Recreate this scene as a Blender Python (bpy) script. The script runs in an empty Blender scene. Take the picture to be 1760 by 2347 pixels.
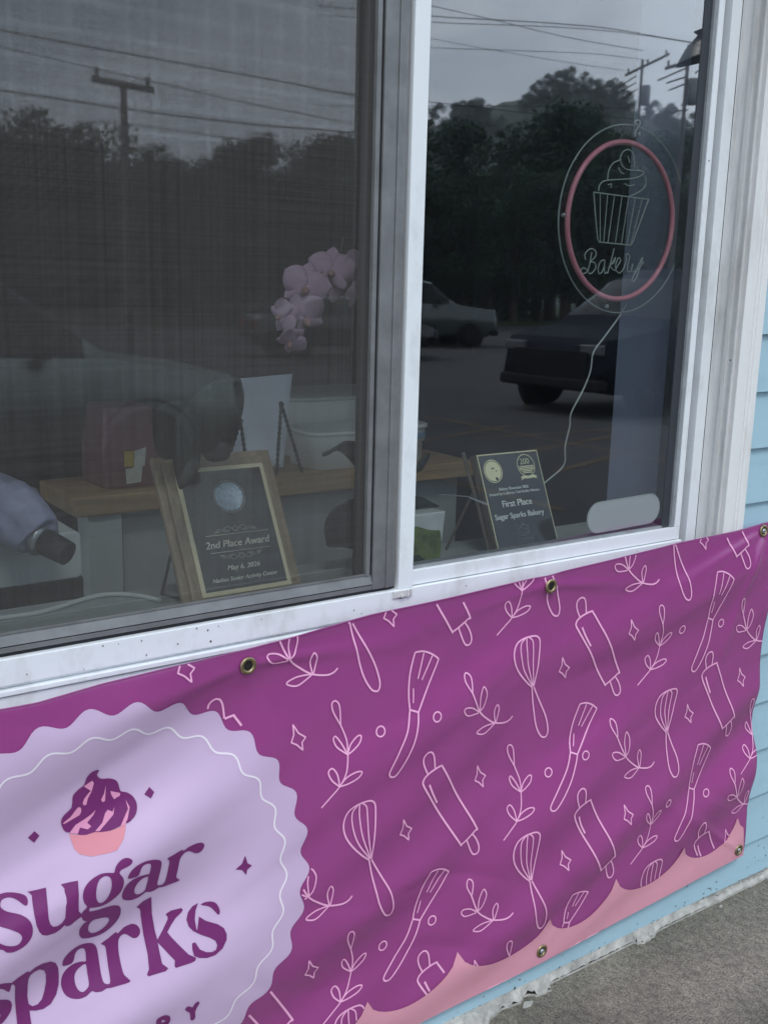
import bpy, bmesh, math, random
import numpy as np
from mathutils import Vector, Matrix, geometry, noise

C = bpy.context.scene.collection
S = bpy.context.scene
PI = math.pi

# ------------------------------------------------------------------ camera
FPX, YAW, PIT, ROLL = 2412.3374, 0.620960412, 0.212337447, 0.0261331722
CAM = np.array([0.0, -1.52855, 1.57379])
_f = np.array([math.sin(YAW)*math.cos(PIT), math.cos(YAW)*math.cos(PIT), -math.sin(PIT)])
_r0 = np.array([math.cos(YAW), -math.sin(YAW), 0.0]); _u0 = np.cross(_r0, _f)
_r = math.cos(ROLL)*_r0 + math.sin(ROLL)*_u0; _u = np.cross(_r, _f)
cam_d = bpy.data.cameras.new('camera'); cam = bpy.data.objects.new('camera', cam_d); C.objects.link(cam)
cam.matrix_world = Matrix(((_r[0], _u[0], -_f[0], CAM[0]), (_r[1], _u[1], -_f[1], CAM[1]), (_r[2], _u[2], -_f[2], CAM[2]), (0, 0, 0, 1)))
cam_d.sensor_fit = 'VERTICAL'; cam_d.sensor_height = 24.0; cam_d.lens = FPX/2347*24.0
cam_d.clip_start = 0.05; cam_d.clip_end = 600
S.camera = cam

# ------------------------------------------------------------------ sky, sun, exposure
w = bpy.data.worlds.new('World'); S.world = w; w.use_nodes = True
nt = w.node_tree; nt.nodes.clear()
out = nt.nodes.new('ShaderNodeOutputWorld')
sky = nt.nodes.new('ShaderNodeTexSky'); sky.sky_type = 'NISHITA'; sky.sun_disc = False
sky.sun_elevation = math.radians(48); sky.sun_rotation = math.radians(150)
bg1 = nt.nodes.new('ShaderNodeBackground'); bg1.inputs['Strength'].default_value = 0.10
nt.links.new(sky.outputs[0], bg1.inputs[0])
tc = nt.nodes.new('ShaderNodeTexCoord')
mp = nt.nodes.new('ShaderNodeMapping'); mp.inputs['Scale'].default_value = (1.0, 1.0, 2.6)
nt.links.new(tc.outputs['Generated'], mp.inputs[0])
nz = nt.nodes.new('ShaderNodeTexNoise'); nz.inputs['Scale'].default_value = 1.9; nz.inputs['Detail'].default_value = 5; nz.inputs['Roughness'].default_value = 0.55
nt.links.new(mp.outputs[0], nz.inputs[0])
cr = nt.nodes.new('ShaderNodeValToRGB')
cr.color_ramp.elements[0].position = 0.40; cr.color_ramp.elements[0].color = (0.46, 0.57, 0.70, 1)
cr.color_ramp.elements[1].position = 0.60; cr.color_ramp.elements[1].color = (1.06, 1.17, 1.30, 1)
nt.links.new(nz.outputs[0], cr.inputs[0])
bg2 = nt.nodes.new('ShaderNodeBackground'); bg2.inputs['Strength'].default_value = 1.14
nt.links.new(cr.outputs[0], bg2.inputs[0])
mx = nt.nodes.new('ShaderNodeMixShader'); mx.inputs[0].default_value = 0.86
nt.links.new(bg1.outputs[0], mx.inputs[1]); nt.links.new(bg2.outputs[0], mx.inputs[2]); nt.links.new(mx.outputs[0], out.inputs[0])
sun_d = bpy.data.lights.new('sun', 'SUN'); sun_d.energy = 0.9; sun_d.angle = math.radians(14); sun_d.color = (1.0, 0.97, 0.93)
sun = bpy.data.objects.new('sun', sun_d); C.objects.link(sun)
el, az = math.radians(52), math.radians(205)      # sun high in front of the wall, a little to the left
sdir = Vector((math.sin(az)*math.cos(el), math.cos(az)*math.cos(el), math.sin(el)))
sun.rotation_euler = sdir.to_track_quat('Z', 'Y').to_euler(); sun.location = (0, -5, 8)
sky.sun_elevation = el; sky.sun_rotation = az
S.view_settings.view_transform = 'Standard'; S.view_settings.look = 'None'
S.view_settings.exposure = 0.36; S.view_settings.gamma = 1.0; S.view_settings.use_curve_mapping = False
S.cycles.use_denoising = True; S.cycles.max_bounces = 10; S.cycles.diffuse_bounces = 3; S.cycles.glossy_bounces = 4
S.cycles.transparent_max_bounces = 16; S.cycles.sample_clamp_indirect = 6.0
S.cycles.caustics_reflective = False; S.cycles.caustics_refractive = False

# ------------------------------------------------------------------ authoring helpers
CR = {1: (0, 0, 960/1659), 2: (900, 0, 860/1659), 3: (0, 750, 960/1659), 4: (900, 700, 860/1659), 5: (0, 1500, 800/1659),
      6: (500, 1350, 800/1659), 7: (1100, 1200, 660/1659), 8: (1100, 1750, 660/1659), 'D': (0, 0, 1760/1659),
      'LA': (0, 1920, 280/1659), 'LB': (240, 1900, 280/1659), 'LC': (0, 2067, 280/1659), 'LD': (240, 2067, 280/1659),
      'CK': (60, 1740, 340/1659), 'M2': (680, 1420, 540/1659), 'M3': (640, 1780, 560/1659), 'NS': (1160, 240, 420/1659),
      'TR': (1440, 0, 260/1659), 'P2': (1060, 1000, 240/1659), 'P1': (360, 1020, 340/1659), 'SK': (1000, 0, 500/1659),
      'RF': (950, 560, 650/1659), 'TB': (500, 820, 520/1659), 'AP': (0, 1080, 380/1659), 'FL': (600, 540, 260/1659), 'LF': (0, 560, 640/1659), 'S': (0, 0, 1)}
def px(k, x, y): a = CR[k]; return a[0]+x*a[2], a[1]+y*a[2]
def _ray(x, y): return _f + _r*(x-880)/FPX - _u*(y-1173.5)/FPX
def at(k, x, y, Y):
    """the point on the plane y=Y seen at a measured photo point"""
    x, y = px(k, x, y); d = _ray(x, y); return Vector(CAM + d*((Y-CAM[1])/d[1]))
def atz(k, x, y, Z):
    x, y = px(k, x, y); d = _ray(x, y); return Vector(CAM + d*((Z-CAM[2])/d[2]))
YG = 0.062                                         # glass plane: mirrored places lie at 2*YG - y
def mir(p): return Vector((p[0], 2*YG-p[1], p[2]))

def tag(o, label=None, cat=None, group=None, kind=None):
    if label: o['label'] = label
    if cat: o['category'] = cat
    if group: o['group'] = group
    if kind: o['kind'] = kind
    return o
def empty(name, loc, label=None, cat=None, group=None):
    o = bpy.data.objects.new(name, None); C.objects.link(o); o.location = loc; o.empty_display_size = 0.1
    tag(o, label, cat, group); return o
def origin_of(p):
    v = Vector((0, 0, 0))
    while p is not None: v = v + p.location; p = p.parent
    return v

class MB:
    def __init__(s): s.v = []; s.f = []; s.m = []; s.sm = []
    def add(s, vs, fs, mi=0, smooth=False):
        b = len(s.v); s.v += [tuple(p) for p in vs]
        for f in fs: s.f.append(tuple(b+i for i in f)); s.m.append(mi); s.sm.append(smooth)
        return s
    def box(s, x0, x1, y0, y1, z0, z1, mi=0):
        vs = [(x, y, z) for z in (z0, z1) for y in (y0, y1) for x in (x0, x1)]
        return s.add(vs, [(0, 2, 3, 1), (4, 5, 7, 6), (0, 1, 5, 4), (2, 6, 7, 3), (0, 4, 6, 2), (1, 3, 7, 5)], mi)
    def obox(s, o, a, b, c, mi=0):
        """box from corner o with edge vectors a, b, c"""
        o, a, b, c = map(Vector, (o, a, b, c))
        vs = [o+a*i+b*j+c*k for k in (0, 1) for j in (0, 1) for i in (0, 1)]
        fs = [(0, 2, 3, 1), (4, 5, 7, 6), (0, 1, 5, 4), (2, 6, 7, 3), (0, 4, 6, 2), (1, 3, 7, 5)]
        if a.cross(b).dot(c) < 0: fs = [f[::-1] for f in fs]
        return s.add(vs, fs, mi)
    def tube(s, pts, r, n=8, mi=0, closed=False, caps=True):
        pts = [Vector(p) for p in pts]; N = len(pts); rr = r if hasattr(r, '__len__') else [r]*N
        t0 = (pts[1]-pts[0]).normalized(); up = Vector((0, 0, 1)) if abs(t0.z) < .9 else Vector((1, 0, 0))
        nrm = (up - t0*up.dot(t0)).normalized(); vs = []
        for i in range(N):
            if closed: t = (pts[(i+1) % N]-pts[i-1])
            else: t = pts[min(i+1, N-1)]-pts[max(i-1, 0)]
            t = t.normalized() if t.length > 1e-9 else t0
            nrm = nrm - t*nrm.dot(t)
            nrm = nrm.normalized() if nrm.length > 1e-6 else t.orthogonal().normalized()
            bi = t.cross(nrm)
            for j in range(n):
                a = 2*PI*j/n; vs.append(pts[i]+(nrm*math.cos(a)+bi*math.sin(a))*rr[i])
        fs = []
        for i in range(N if closed else N-1):
            k = (i+1) % N
            for j in range(n): fs.append((i*n+j, i*n+(j+1) % n, k*n+(j+1) % n, k*n+j))
        s.add(vs, fs, mi, True)
        if caps and not closed:
            s.add(vs[:n], [tuple(range(n))[::-1]], mi); s.add(vs[-n:], [tuple(range(n))], mi)
        return s
    def lathe(s, prof, c=(0, 0, 0), ax=(0, 0, 1), n=24, mi=0, smooth=True, sx=1.0, cap=True):
        c = Vector(c); ax = Vector(ax).normalized(); e = ax.orthogonal().normalized() if abs(ax.z) < .99 else Vector((1, 0, 0)); g = ax.cross(e)
        vs = []
        for r, h in prof:
            for j in range(n):
                a = 2*PI*j/n; vs.append(c+ax*h+e*(r*math.cos(a)*sx)+g*(r*math.sin(a)))
        fs = []
        for i in range(len(prof)-1):
            for j in range(n): fs.append((i*n+j, i*n+(j+1) % n, (i+1)*n+(j+1) % n, (i+1)*n+j))
        s.add(vs, fs, mi, smooth)
        if cap:
            if prof[0][0] > 1e-5: s.add(vs[:n], [tuple(range(n))[::-1]], mi)
            if prof[-1][0] > 1e-5: s.add(vs[-n:], [tuple(range(n))], mi)
        return s
    def prism(s, poly, fn, d0, d1, mi=0):
        """extrude a 2-D outline: fn(a,b,d) -> point"""
        n = len(poly); vs = [fn(a, b, d0) for a, b in poly]+[fn(a, b, d1) for a, b in poly]
        fs = [tuple(range(n)), tuple(range(2*n-1, n-1, -1))]+[(i, n+i, n+(i+1) % n, (i+1) % n) for i in range(n)]
        return s.add(vs, fs, mi)
    def build(s, name, mats, parent=None, loc=None, bevel=0, fixn=True):
        o0 = Vector(loc) if loc is not None else (origin_of(parent) if parent else Vector((0, 0, 0)))
        me = bpy.data.meshes.new(name)
        me.from_pydata([tuple(Vector(v)-o0) for v in s.v], [], s.f)
        mats = mats if isinstance(mats, (list, tuple)) else [mats]
        for m in mats: me.materials.append(m)
        me.polygons.foreach_set('material_index', s.m); me.polygons.foreach_set('use_smooth', s.sm)
        me.update()
        if fixn:
            bm = bmesh.new(); bm.from_mesh(me); bmesh.ops.recalc_face_normals(bm, faces=bm.faces); bm.to_mesh(me); bm.free()
        o = bpy.data.objects.new(name, me); C.objects.link(o)
        if parent: o.parent = parent
        elif loc is not None: o.location = loc
        if bevel:
            b = o.modifiers.new('bevel', 'BEVEL'); b.width = bevel; b.segments = 2; b.limit_method = 'ANGLE'; b.angle_limit = math.radians(40)
        return o

def in_poly(x, y, poly):
    c = False; n = len(poly); j = n-1
    for i in range(n):
        xi, yi = poly[i]; xj, yj = poly[j]
        if (yi > y) != (yj > y) and x < (xj-xi)*(y-yi)/(yj-yi)+xi: c = not c
        j = i
    return c
def fill(loops, step):
    """triangulate outlines with holes (even-odd) with interior grid points"""
    vs = []; es = []
    for lp in loops:
        b = len(vs); n = len(lp)
        for i in range(n):
            vs.append(Vector(lp[i])); es.append((b+i, b+(i+1) % n))
    xs = [p[0] for p in loops[0]]; ys = [p[1] for p in loops[0]]
    nx = int((max(xs)-min(xs))/step); ny = int((max(ys)-min(ys))/step)
    def inside(x, y):
        c = False
        for lp in loops:
            if in_poly(x, y, lp): c = not c
        return c
    for i in range(1, nx+1):
        for j in range(1, ny+1):
            x = min(xs)+i*step+0.13*step*((j*7) % 3); y = min(ys)+j*step
            if inside(x, y): vs.append(Vector((x, y)))
    r = geometry.delaunay_2d_cdt(vs, es, [], 0, 1e-7)
    V, T = r[0], r[2]
    T = [t for t in T if inside(sum(V[i][0] for i in t)/3, sum(V[i][1] for i in t)/3)]
    return V, T
def smooth_pts(pts, n=6, closed=False):
    """Catmull-Rom through points"""
    P = [np.array(p, float) for p in pts]; N = len(P); o = []
    rng = range(N) if closed else range(N-1)
    for i in rng:
        if closed: a, b, c, d = P[i-1], P[i], P[(i+1) % N], P[(i+2) % N]
        else: a, b, c, d = P[max(i-1, 0)], P[i], P[i+1], P[min(i+2, N-1)]
        for k in range(n):
            t = k/n; o.append(0.5*((2*b)+(-a+c)*t+(2*a-5*b+4*c-d)*t*t+(-a+3*b-3*c+d)*t**3))
    if not closed: o.append(P[-1])
    return [tuple(p) for p in o]

# ------------------------------------------------------------------ materials
def srgb(r, g, b):
    f = lambda c: (c/255)/12.92 if c/255 <= .04045 else ((c/255+.055)/1.055)**2.4
    return (f(r), f(g), f(b), 1)
def mat(name, col, rough=.5, metal=0, spec=.5, nscale=0, namt=.15, bump=0, bscale=60, bdist=.002, emit=0, sheen=0, coat=0, stretch=None):
    m = bpy.data.materials.new(name); m.use_nodes = True; n = m.node_tree; b = n.nodes['Principled BSDF']
    col = tuple(col)+((1,) if len(col) == 3 else ())
    b.inputs['Base Color'].default_value = col; b.inputs['Roughness'].default_value = rough
    b.inputs['Metallic'].default_value = metal; b.inputs['Specular IOR Level'].default_value = spec
    if coat: b.inputs['Coat Weight'].default_value = coat; b.inputs['Coat Roughness'].default_value = .05
    t = n.nodes.new('ShaderNodeTexCoord'); src = t.outputs['Object']
    if stretch:
        mpp = n.nodes.new('ShaderNodeMapping'); mpp.inputs['Scale'].default_value = stretch; n.links.new(src, mpp.inputs[0]); src = mpp.outputs[0]
    if nscale:
        z = n.nodes.new('ShaderNodeTexNoise'); z.inputs['Scale'].default_value = nscale; z.inputs['Detail'].default_value = 6; z.inputs['Roughness'].default_value = .62
        n.links.new(src, z.inputs[0])
        x = n.nodes.new('ShaderNodeMapRange'); x.inputs['From Min'].default_value = .3; x.inputs['From Max'].default_value = .7
        x.inputs['To Min'].default_value = 1-namt; x.inputs['To Max'].default_value = 1+namt
        n.links.new(z.outputs[0], x.inputs[0])
        v = n.nodes.new('ShaderNodeVectorMath'); v.operation = 'SCALE'; v.inputs[0].default_value = col[:3]; n.links.new(x.outputs[0], v.inputs['Scale'])
        n.links.new(v.outputs[0], b.inputs['Base Color'])
    if bump:
        z = n.nodes.new('ShaderNodeTexNoise'); z.inputs['Scale'].default_value = bscale; z.inputs['Detail'].default_value = 5
        n.links.new(src, z.inputs[0]); p = n.nodes.new('ShaderNodeBump'); p.inputs['Strength'].default_value = bump; p.inputs['Distance'].default_value = bdist
        n.links.new(z.outputs[0], p.inputs['Height']); n.links.new(p.outputs[0], b.inputs['Normal'])
    return m

def dirty(name, col, dirt, amount=.5, rough=.35, scale=18, stretch=(1, 1, .25), spots=True):
    """painted vinyl with grime streaks and small dark specks"""
    m = mat(name, col, rough); n = m.node_tree; b = n.nodes['Principled BSDF']
    t = n.nodes.new('ShaderNodeTexCoord'); mp_ = n.nodes.new('ShaderNodeMapping'); mp_.inputs['Scale'].default_value = stretch
    n.links.new(t.outputs['Object'], mp_.inputs[0])
    z = n.nodes.new('ShaderNodeTexNoise'); z.inputs['Scale'].default_value = scale; z.inputs['Detail'].default_value = 8; z.inputs['Roughness'].default_value = .7
    n.links.new(mp_.outputs[0], z.inputs[0])
    r = n.nodes.new('ShaderNodeMapRange'); r.inputs['From Min'].default_value = .50; r.inputs['From Max'].default_value = .78
    r.inputs['To Min'].default_value = 0; r.inputs['To Max'].default_value = amount; n.links.new(z.outputs[0], r.inputs[0])
    x = n.nodes.new('ShaderNodeMix'); x.data_type = 'RGBA'; x.inputs['A'].default_value = tuple(col[:3])+(1,); x.inputs['B'].default_value = tuple(dirt[:3])+(1,)
    n.links.new(r.outputs[0], x.inputs['Factor']); last = x.outputs['Result']
    if spots:
        vo = n.nodes.new('ShaderNodeTexVoronoi'); vo.inputs['Scale'].default_value = 26; n.links.new(t.outputs['Object'], vo.inputs[0])
        rr = n.nodes.new('ShaderNodeMapRange'); rr.inputs['From Min'].default_value = .04; rr.inputs['From Max'].default_value = .07; rr.inputs['To Min'].default_value = 1; rr.inputs['To Max'].default_value = 0
        n.links.new(vo.outputs['Distance'], rr.inputs[0])
        z2 = n.nodes.new('ShaderNodeTexNoise'); z2.inputs['Scale'].default_value = 7; n.links.new(t.outputs['Object'], z2.inputs[0])
        r2 = n.nodes.new('ShaderNodeMapRange'); r2.inputs['From Min'].default_value = .56; r2.inputs['From Max'].default_value = .6; n.links.new(z2.outputs[0], r2.inputs[0])
        mu = n.nodes.new('ShaderNodeMath'); mu.operation = 'MULTIPLY'; n.links.new(rr.outputs[0], mu.inputs[0]); n.links.new(r2.outputs[0], mu.inputs[1])
        x2 = n.nodes.new('ShaderNodeMix'); x2.data_type = 'RGBA'; x2.inputs['B'].default_value = (.05, .045, .04, 1)
        n.links.new(mu.outputs[0], x2.inputs['Factor']); n.links.new(last, x2.inputs['A']); last = x2.outputs['Result']
    n.links.new(last, b.inputs['Base Color'])
    return m

M = {}
M['vinyl'] = dirty('white_vinyl', (.91, .95, .98), (.40, .38, .33), .55, .32, 9, (1, 1, .5))
M['jamb'] = dirty('grimy_vinyl', (.72, .72, .71), (.27, .26, .24), .75, .5, 12, (1, 1, .18))
M['casing'] = dirty('cream_casing', (.88, .88, .87), (.36, .34, .30), .5, .5, 10, (1, 1, .2))
M['siding'] = dirty('blue_siding', (.405, .60, .70), (.29, .45, .53), .5, .55, 5, (1, 1, 3))
M['track'] = mat('dark_track', (.045, .05, .06), .5)
M['gap_shade'] = mat('gap_shade_black', (.012, .013, .018), .4)
M['screenframe'] = mat('grey_aluminium', (.23, .235, .24), .45, .3, nscale=14, namt=.2)
M['steelgrey'] = mat('sash_grey', (.30, .32, .34), .4, nscale=20, namt=.15)
M['stool'] = mat('painted_stool', (.42, .45, .44), .5, nscale=8, namt=.12)
M['reveal'] = mat('reveal_paint', (.31, .34, .46), .6, nscale=6, namt=.08)
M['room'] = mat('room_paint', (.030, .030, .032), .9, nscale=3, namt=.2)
M['purple'] = mat('banner_purple', srgb(158, 69, 137), .25, spec=.75, coat=.15, nscale=5, namt=.05, bump=.05, bscale=420, bdist=.0006)
M['line'] = mat('banner_pink_line', srgb(255, 184, 226), .42)
M['lav'] = mat('banner_lavender', srgb(214, 187, 220), .38, nscale=5, namt=.03)
M['lavline'] = mat('banner_pale_line', srgb(252, 242, 253), .4)
M['plum'] = mat('banner_plum', srgb(122, 46, 112), .4)
M['blush'] = mat('banner_blush', srgb(228, 160, 178), .4, nscale=4, namt=.04)
M['salmon'] = mat('banner_salmon', srgb(230, 148, 162), .42)
M['brass'] = mat('grommet_brass', (.36, .29, .17), .38, .9, nscale=90, namt=.3)
M['black'] = mat('hole_black', (.01, .01, .01), .8)
M['gold'] = mat('satin_gold', (.88, .76, .50), .45, .25)
M['goldlet'] = mat('gold_engraving', (1.0, .92, .58), .6, 0)
M['plate'] = mat('black_lacquer_plate', (.020, .020, .022), .16, spec=.6, coat=.6)
M['walnut'] = mat('walnut', (.11, .08, .052), .4, nscale=9, namt=.3, stretch=(6, 6, .8))
M['oakframe'] = mat('stained_frame', (.38, .28, .18), .42, nscale=9, namt=.3, stretch=(6, 6, .8))
M['oak'] = mat('oak_edge', (.40, .26, .13), .5, nscale=7, namt=.3, stretch=(.6, 8, 8))
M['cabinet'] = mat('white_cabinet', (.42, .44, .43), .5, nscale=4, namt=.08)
M['tub'] = mat('milky_plastic', (.78, .80, .78), .35, nscale=3, namt=.06)
M['blueband'] = mat('blue_band', (.22, .36, .50), .4)
M['pinkjug'] = mat('pink_plastic', (.20, .085, .105), .45, nscale=4, namt=.1)
M['labelw'] = mat('white_label', (.6, .58, .52), .6, nscale=30, namt=.2)
M['labely'] = mat('yellow_label', (.55, .38, .08), .6)
M['paper'] = mat('paper', (.80, .82, .90), .8, nscale=12, namt=.04)
M['wire'] = mat('dark_twisted_wire', (.025, .024, .024), .45, .4)
M['leaf'] = mat('orchid_leaf', (.007, .010, .007), .5, nscale=20, namt=.3)
M['petal'] = mat('pale_mauve_petal', (.52, .34, .47), .7, nscale=30, namt=.12)
M['throat'] = mat('petal_throat', (.42, .22, .20), .6)
M['stem'] = mat('orchid_stem', (.10, .13, .05), .6)
M['pot'] = mat('glazed_pot', (.62, .64, .62), .35, nscale=25, namt=.15)
M['moss'] = mat('green_print', (.13, .17, .05), .6, nscale=24, namt=.6)
M['mossdark'] = mat('dark_green_print', (.03, .05, .025), .6)
M['rubber'] = mat('dark_grip', (.014, .014, .015), .55, nscale=60, namt=.3)
M['steel'] = mat('brushed_collar', (.45, .46, .48), .3, .7)
M['lilac'] = mat('lilac_wrap', (.42, .42, .60), .6, nscale=14, namt=.35, bump=.6, bscale=22, bdist=.01)
M['appl'] = mat('appliance_white', (.80, .84, .84), .4)
M['cord'] = mat('white_cord', (.62, .64, .62), .5)
M['acryl'] = None
M['tubep'] = mat('pink_tube', (.78, .26, .33), .3, coat=.4)
M['tubew'] = mat('white_tube', (.42, .48, .45), .35)
M['frost'] = mat('frosted_plastic', (.95, .92, .94), .5)
M['crack'] = mat('flaking_mortar', (.47, .46, .43), .9, nscale=30, namt=.35, bump=.9, bscale=45, bdist=.01)
M['asphalt'] = mat('asphalt', (.042, .042, .044), .9, nscale=.5, namt=.25, bump=.4, bscale=120, bdist=.004)
M['yellow'] = mat('worn_yellow_paint', (.09, .062, .034), .8, nscale=3, namt=.35)
M['grass'] = mat('verge_grass', (.035, .055, .018), .95, nscale=.7, namt=.4)
M['bark'] = mat('bark', (.06, .045, .032), .9, nscale=3, namt=.3)
M['timber'] = mat('pole_timber', (.10, .085, .07), .9, nscale=2, namt=.3)
M['wireline'] = mat('cable_black', (.015, .015, .017), .6)
M['steelpole'] = mat('galvanised', (.22, .23, .24), .5, .6)
M['tyre'] = mat('tyre', (.010, .010, .011), .9, spec=.15)
M['rim'] = mat('alloy', (.03, .03, .032), .6, .2)
M['carglass'] = mat('car_glass', (.008, .010, .011), .10, spec=.22)
M['trimblack'] = mat('black_trim', (.010, .010, .011), .7, spec=.2)
M['lamp'] = mat('lamp_lens', (.10, .105, .11), .25)
M['redlamp'] = mat('tail_lens', (.30, .015, .015), .2)
M['cobalt'] = mat('plate_blue', (.03, .04, .30), .5)
M['lampdark'] = mat('lamp_enamel', (.02, .026, .030), .35)
M['brick'] = mat('brown_wall', (.10, .07, .055), .9, nscale=1.5, namt=.3)
M['roofing'] = mat('shingle', (.045, .045, .048), .95, nscale=2, namt=.3)
def foliage(name, col):
    m = mat(name, col, .75, nscale=.35, namt=.5); return m
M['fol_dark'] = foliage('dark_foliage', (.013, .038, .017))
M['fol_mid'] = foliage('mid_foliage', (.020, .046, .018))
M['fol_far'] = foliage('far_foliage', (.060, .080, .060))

def concrete():
    m = mat('sidewalk_concrete', (.3, .3, .3), .95); n = m.node_tree; b = n.nodes['Principled BSDF']
    t = n.nodes.new('ShaderNodeTexCoord')
    z = n.nodes.new('ShaderNodeTexNoise'); z.inputs['Scale'].default_value = 3.2; z.inputs['Detail'].default_value = 9; z.inputs['Roughness'].default_value = .66
    z3 = n.nodes.new('ShaderNodeTexNoise'); z3.inputs['Scale'].default_value = 210; z3.inputs['Detail'].default_value = 3
    mp_ = n.nodes.new('ShaderNodeMapping'); mp_.inputs['Scale'].default_value = (1, .7, 1); mp_.inputs['Rotation'].default_value = (0, 0, .5)
    z4 = n.nodes.new('ShaderNodeTexNoise'); z4.inputs['Scale'].default_value = 70; z4.inputs['Detail'].default_value = 4
    n.links.new(t.outputs['Object'], mp_.inputs[0]); n.links.new(mp_.outputs[0], z4.inputs[0])
    for q in (z, z3): n.links.new(t.outputs['Object'], q.inputs[0])
    r = n.nodes.new('ShaderNodeValToRGB'); r.color_ramp.elements[0].position = .36; r.color_ramp.elements[0].color = (.135, .130, .108, 1)
    r.color_ramp.elements[1].position = .7; r.color_ramp.elements[1].color = (.305, .280, .238, 1); n.links.new(z.outputs[0], r.inputs[0])
    r3 = n.nodes.new('ShaderNodeValToRGB'); r3.color_ramp.elements[0].position = .33; r3.color_ramp.elements[0].color = (.55, .55, .55, 1)
    r3.color_ramp.elements[1].position = .66; r3.color_ramp.elements[1].color = (1.40, 1.39, 1.35, 1); n.links.new(z3.outputs[0], r3.inputs[0])
    r4 = n.nodes.new('ShaderNodeValToRGB'); r4.color_ramp.elements[0].position = .3; r4.color_ramp.elements[0].color = (.7, .7, .7, 1)
    r4.color_ramp.elements[1].position = .65; r4.color_ramp.elements[1].color = (1.25, 1.24, 1.2, 1); n.links.new(z4.outputs[0], r4.inputs[0])
    x = n.nodes.new('ShaderNodeMix'); x.data_type = 'RGBA'; x.blend_type = 'MULTIPLY'; x.inputs['Factor'].default_value = 1
    n.links.new(r.outputs[0], x.inputs['A']); n.links.new(r3.outputs[0], x.inputs['B'])
    x2 = n.nodes.new('ShaderNodeMix'); x2.data_type = 'RGBA'; x2.blend_type = 'MULTIPLY'; x2.inputs['Factor'].default_value = 1
    n.links.new(x.outputs['Result'], x2.inputs['A']); n.links.new(r4.outputs[0], x2.inputs['B'])
    # pits and pale grit
    vo = n.nodes.new('ShaderNodeTexVoronoi'); vo.inputs['Scale'].default_value = 85; n.links.new(t.outputs['Object'], vo.inputs[0])
    pr = n.nodes.new('ShaderNodeMapRange'); pr.inputs['From Min'].default_value = .10; pr.inputs['From Max'].default_value = .2; pr.inputs['To Min'].default_value = .9; pr.inputs['To Max'].default_value = 0
    n.links.new(vo.outputs['Distance'], pr.inputs[0])
    sel = n.nodes.new('ShaderNodeSeparateColor'); n.links.new(vo.outputs['Color'], sel.inputs[0])
    gt = n.nodes.new('ShaderNodeMath'); gt.operation = 'GREATER_THAN'; gt.inputs[1].default_value = .8; n.links.new(sel.outputs[0], gt.inputs[0])
    mu = n.nodes.new('ShaderNodeMath'); mu.operation = 'MULTIPLY'; n.links.new(pr.outputs[0], mu.inputs[0]); n.links.new(gt.outputs[0], mu.inputs[1])
    cs = n.nodes.new('ShaderNodeMix'); cs.data_type = 'RGBA'; cs.inputs['A'].default_value = (.05, .045, .04, 1); cs.inputs['B'].default_value = (.42, .41, .38, 1)
    g2 = n.nodes.new('ShaderNodeMath'); g2.operation = 'GREATER_THAN'; g2.inputs[1].default_value = .62; n.links.new(sel.outputs[1], g2.inputs[0]); n.links.new(g2.outputs[0], cs.inputs['Factor'])
    x3 = n.nodes.new('ShaderNodeMix'); x3.data_type = 'RGBA'; n.links.new(mu.outputs[0], x3.inputs['Factor']); n.links.new(x2.outputs['Result'], x3.inputs['A']); n.links.new(cs.outputs['Result'], x3.inputs['B'])
    n.links.new(x3.outputs['Result'], b.inputs['Base Color'])
    ad = n.nodes.new('ShaderNodeMath'); ad.operation = 'ADD'; n.links.new(z3.outputs[0], ad.inputs[0]); n.links.new(z4.outputs[0], ad.inputs[1])
    p = n.nodes.new('ShaderNodeBump'); p.inputs['Strength'].default_value = .9; p.inputs['Distance'].default_value = .006; n.links.new(ad.outputs[0], p.inputs['Height']); n.links.new(p.outputs[0], b.inputs['Normal'])
    return m
M['concrete'] = concrete()

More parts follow.
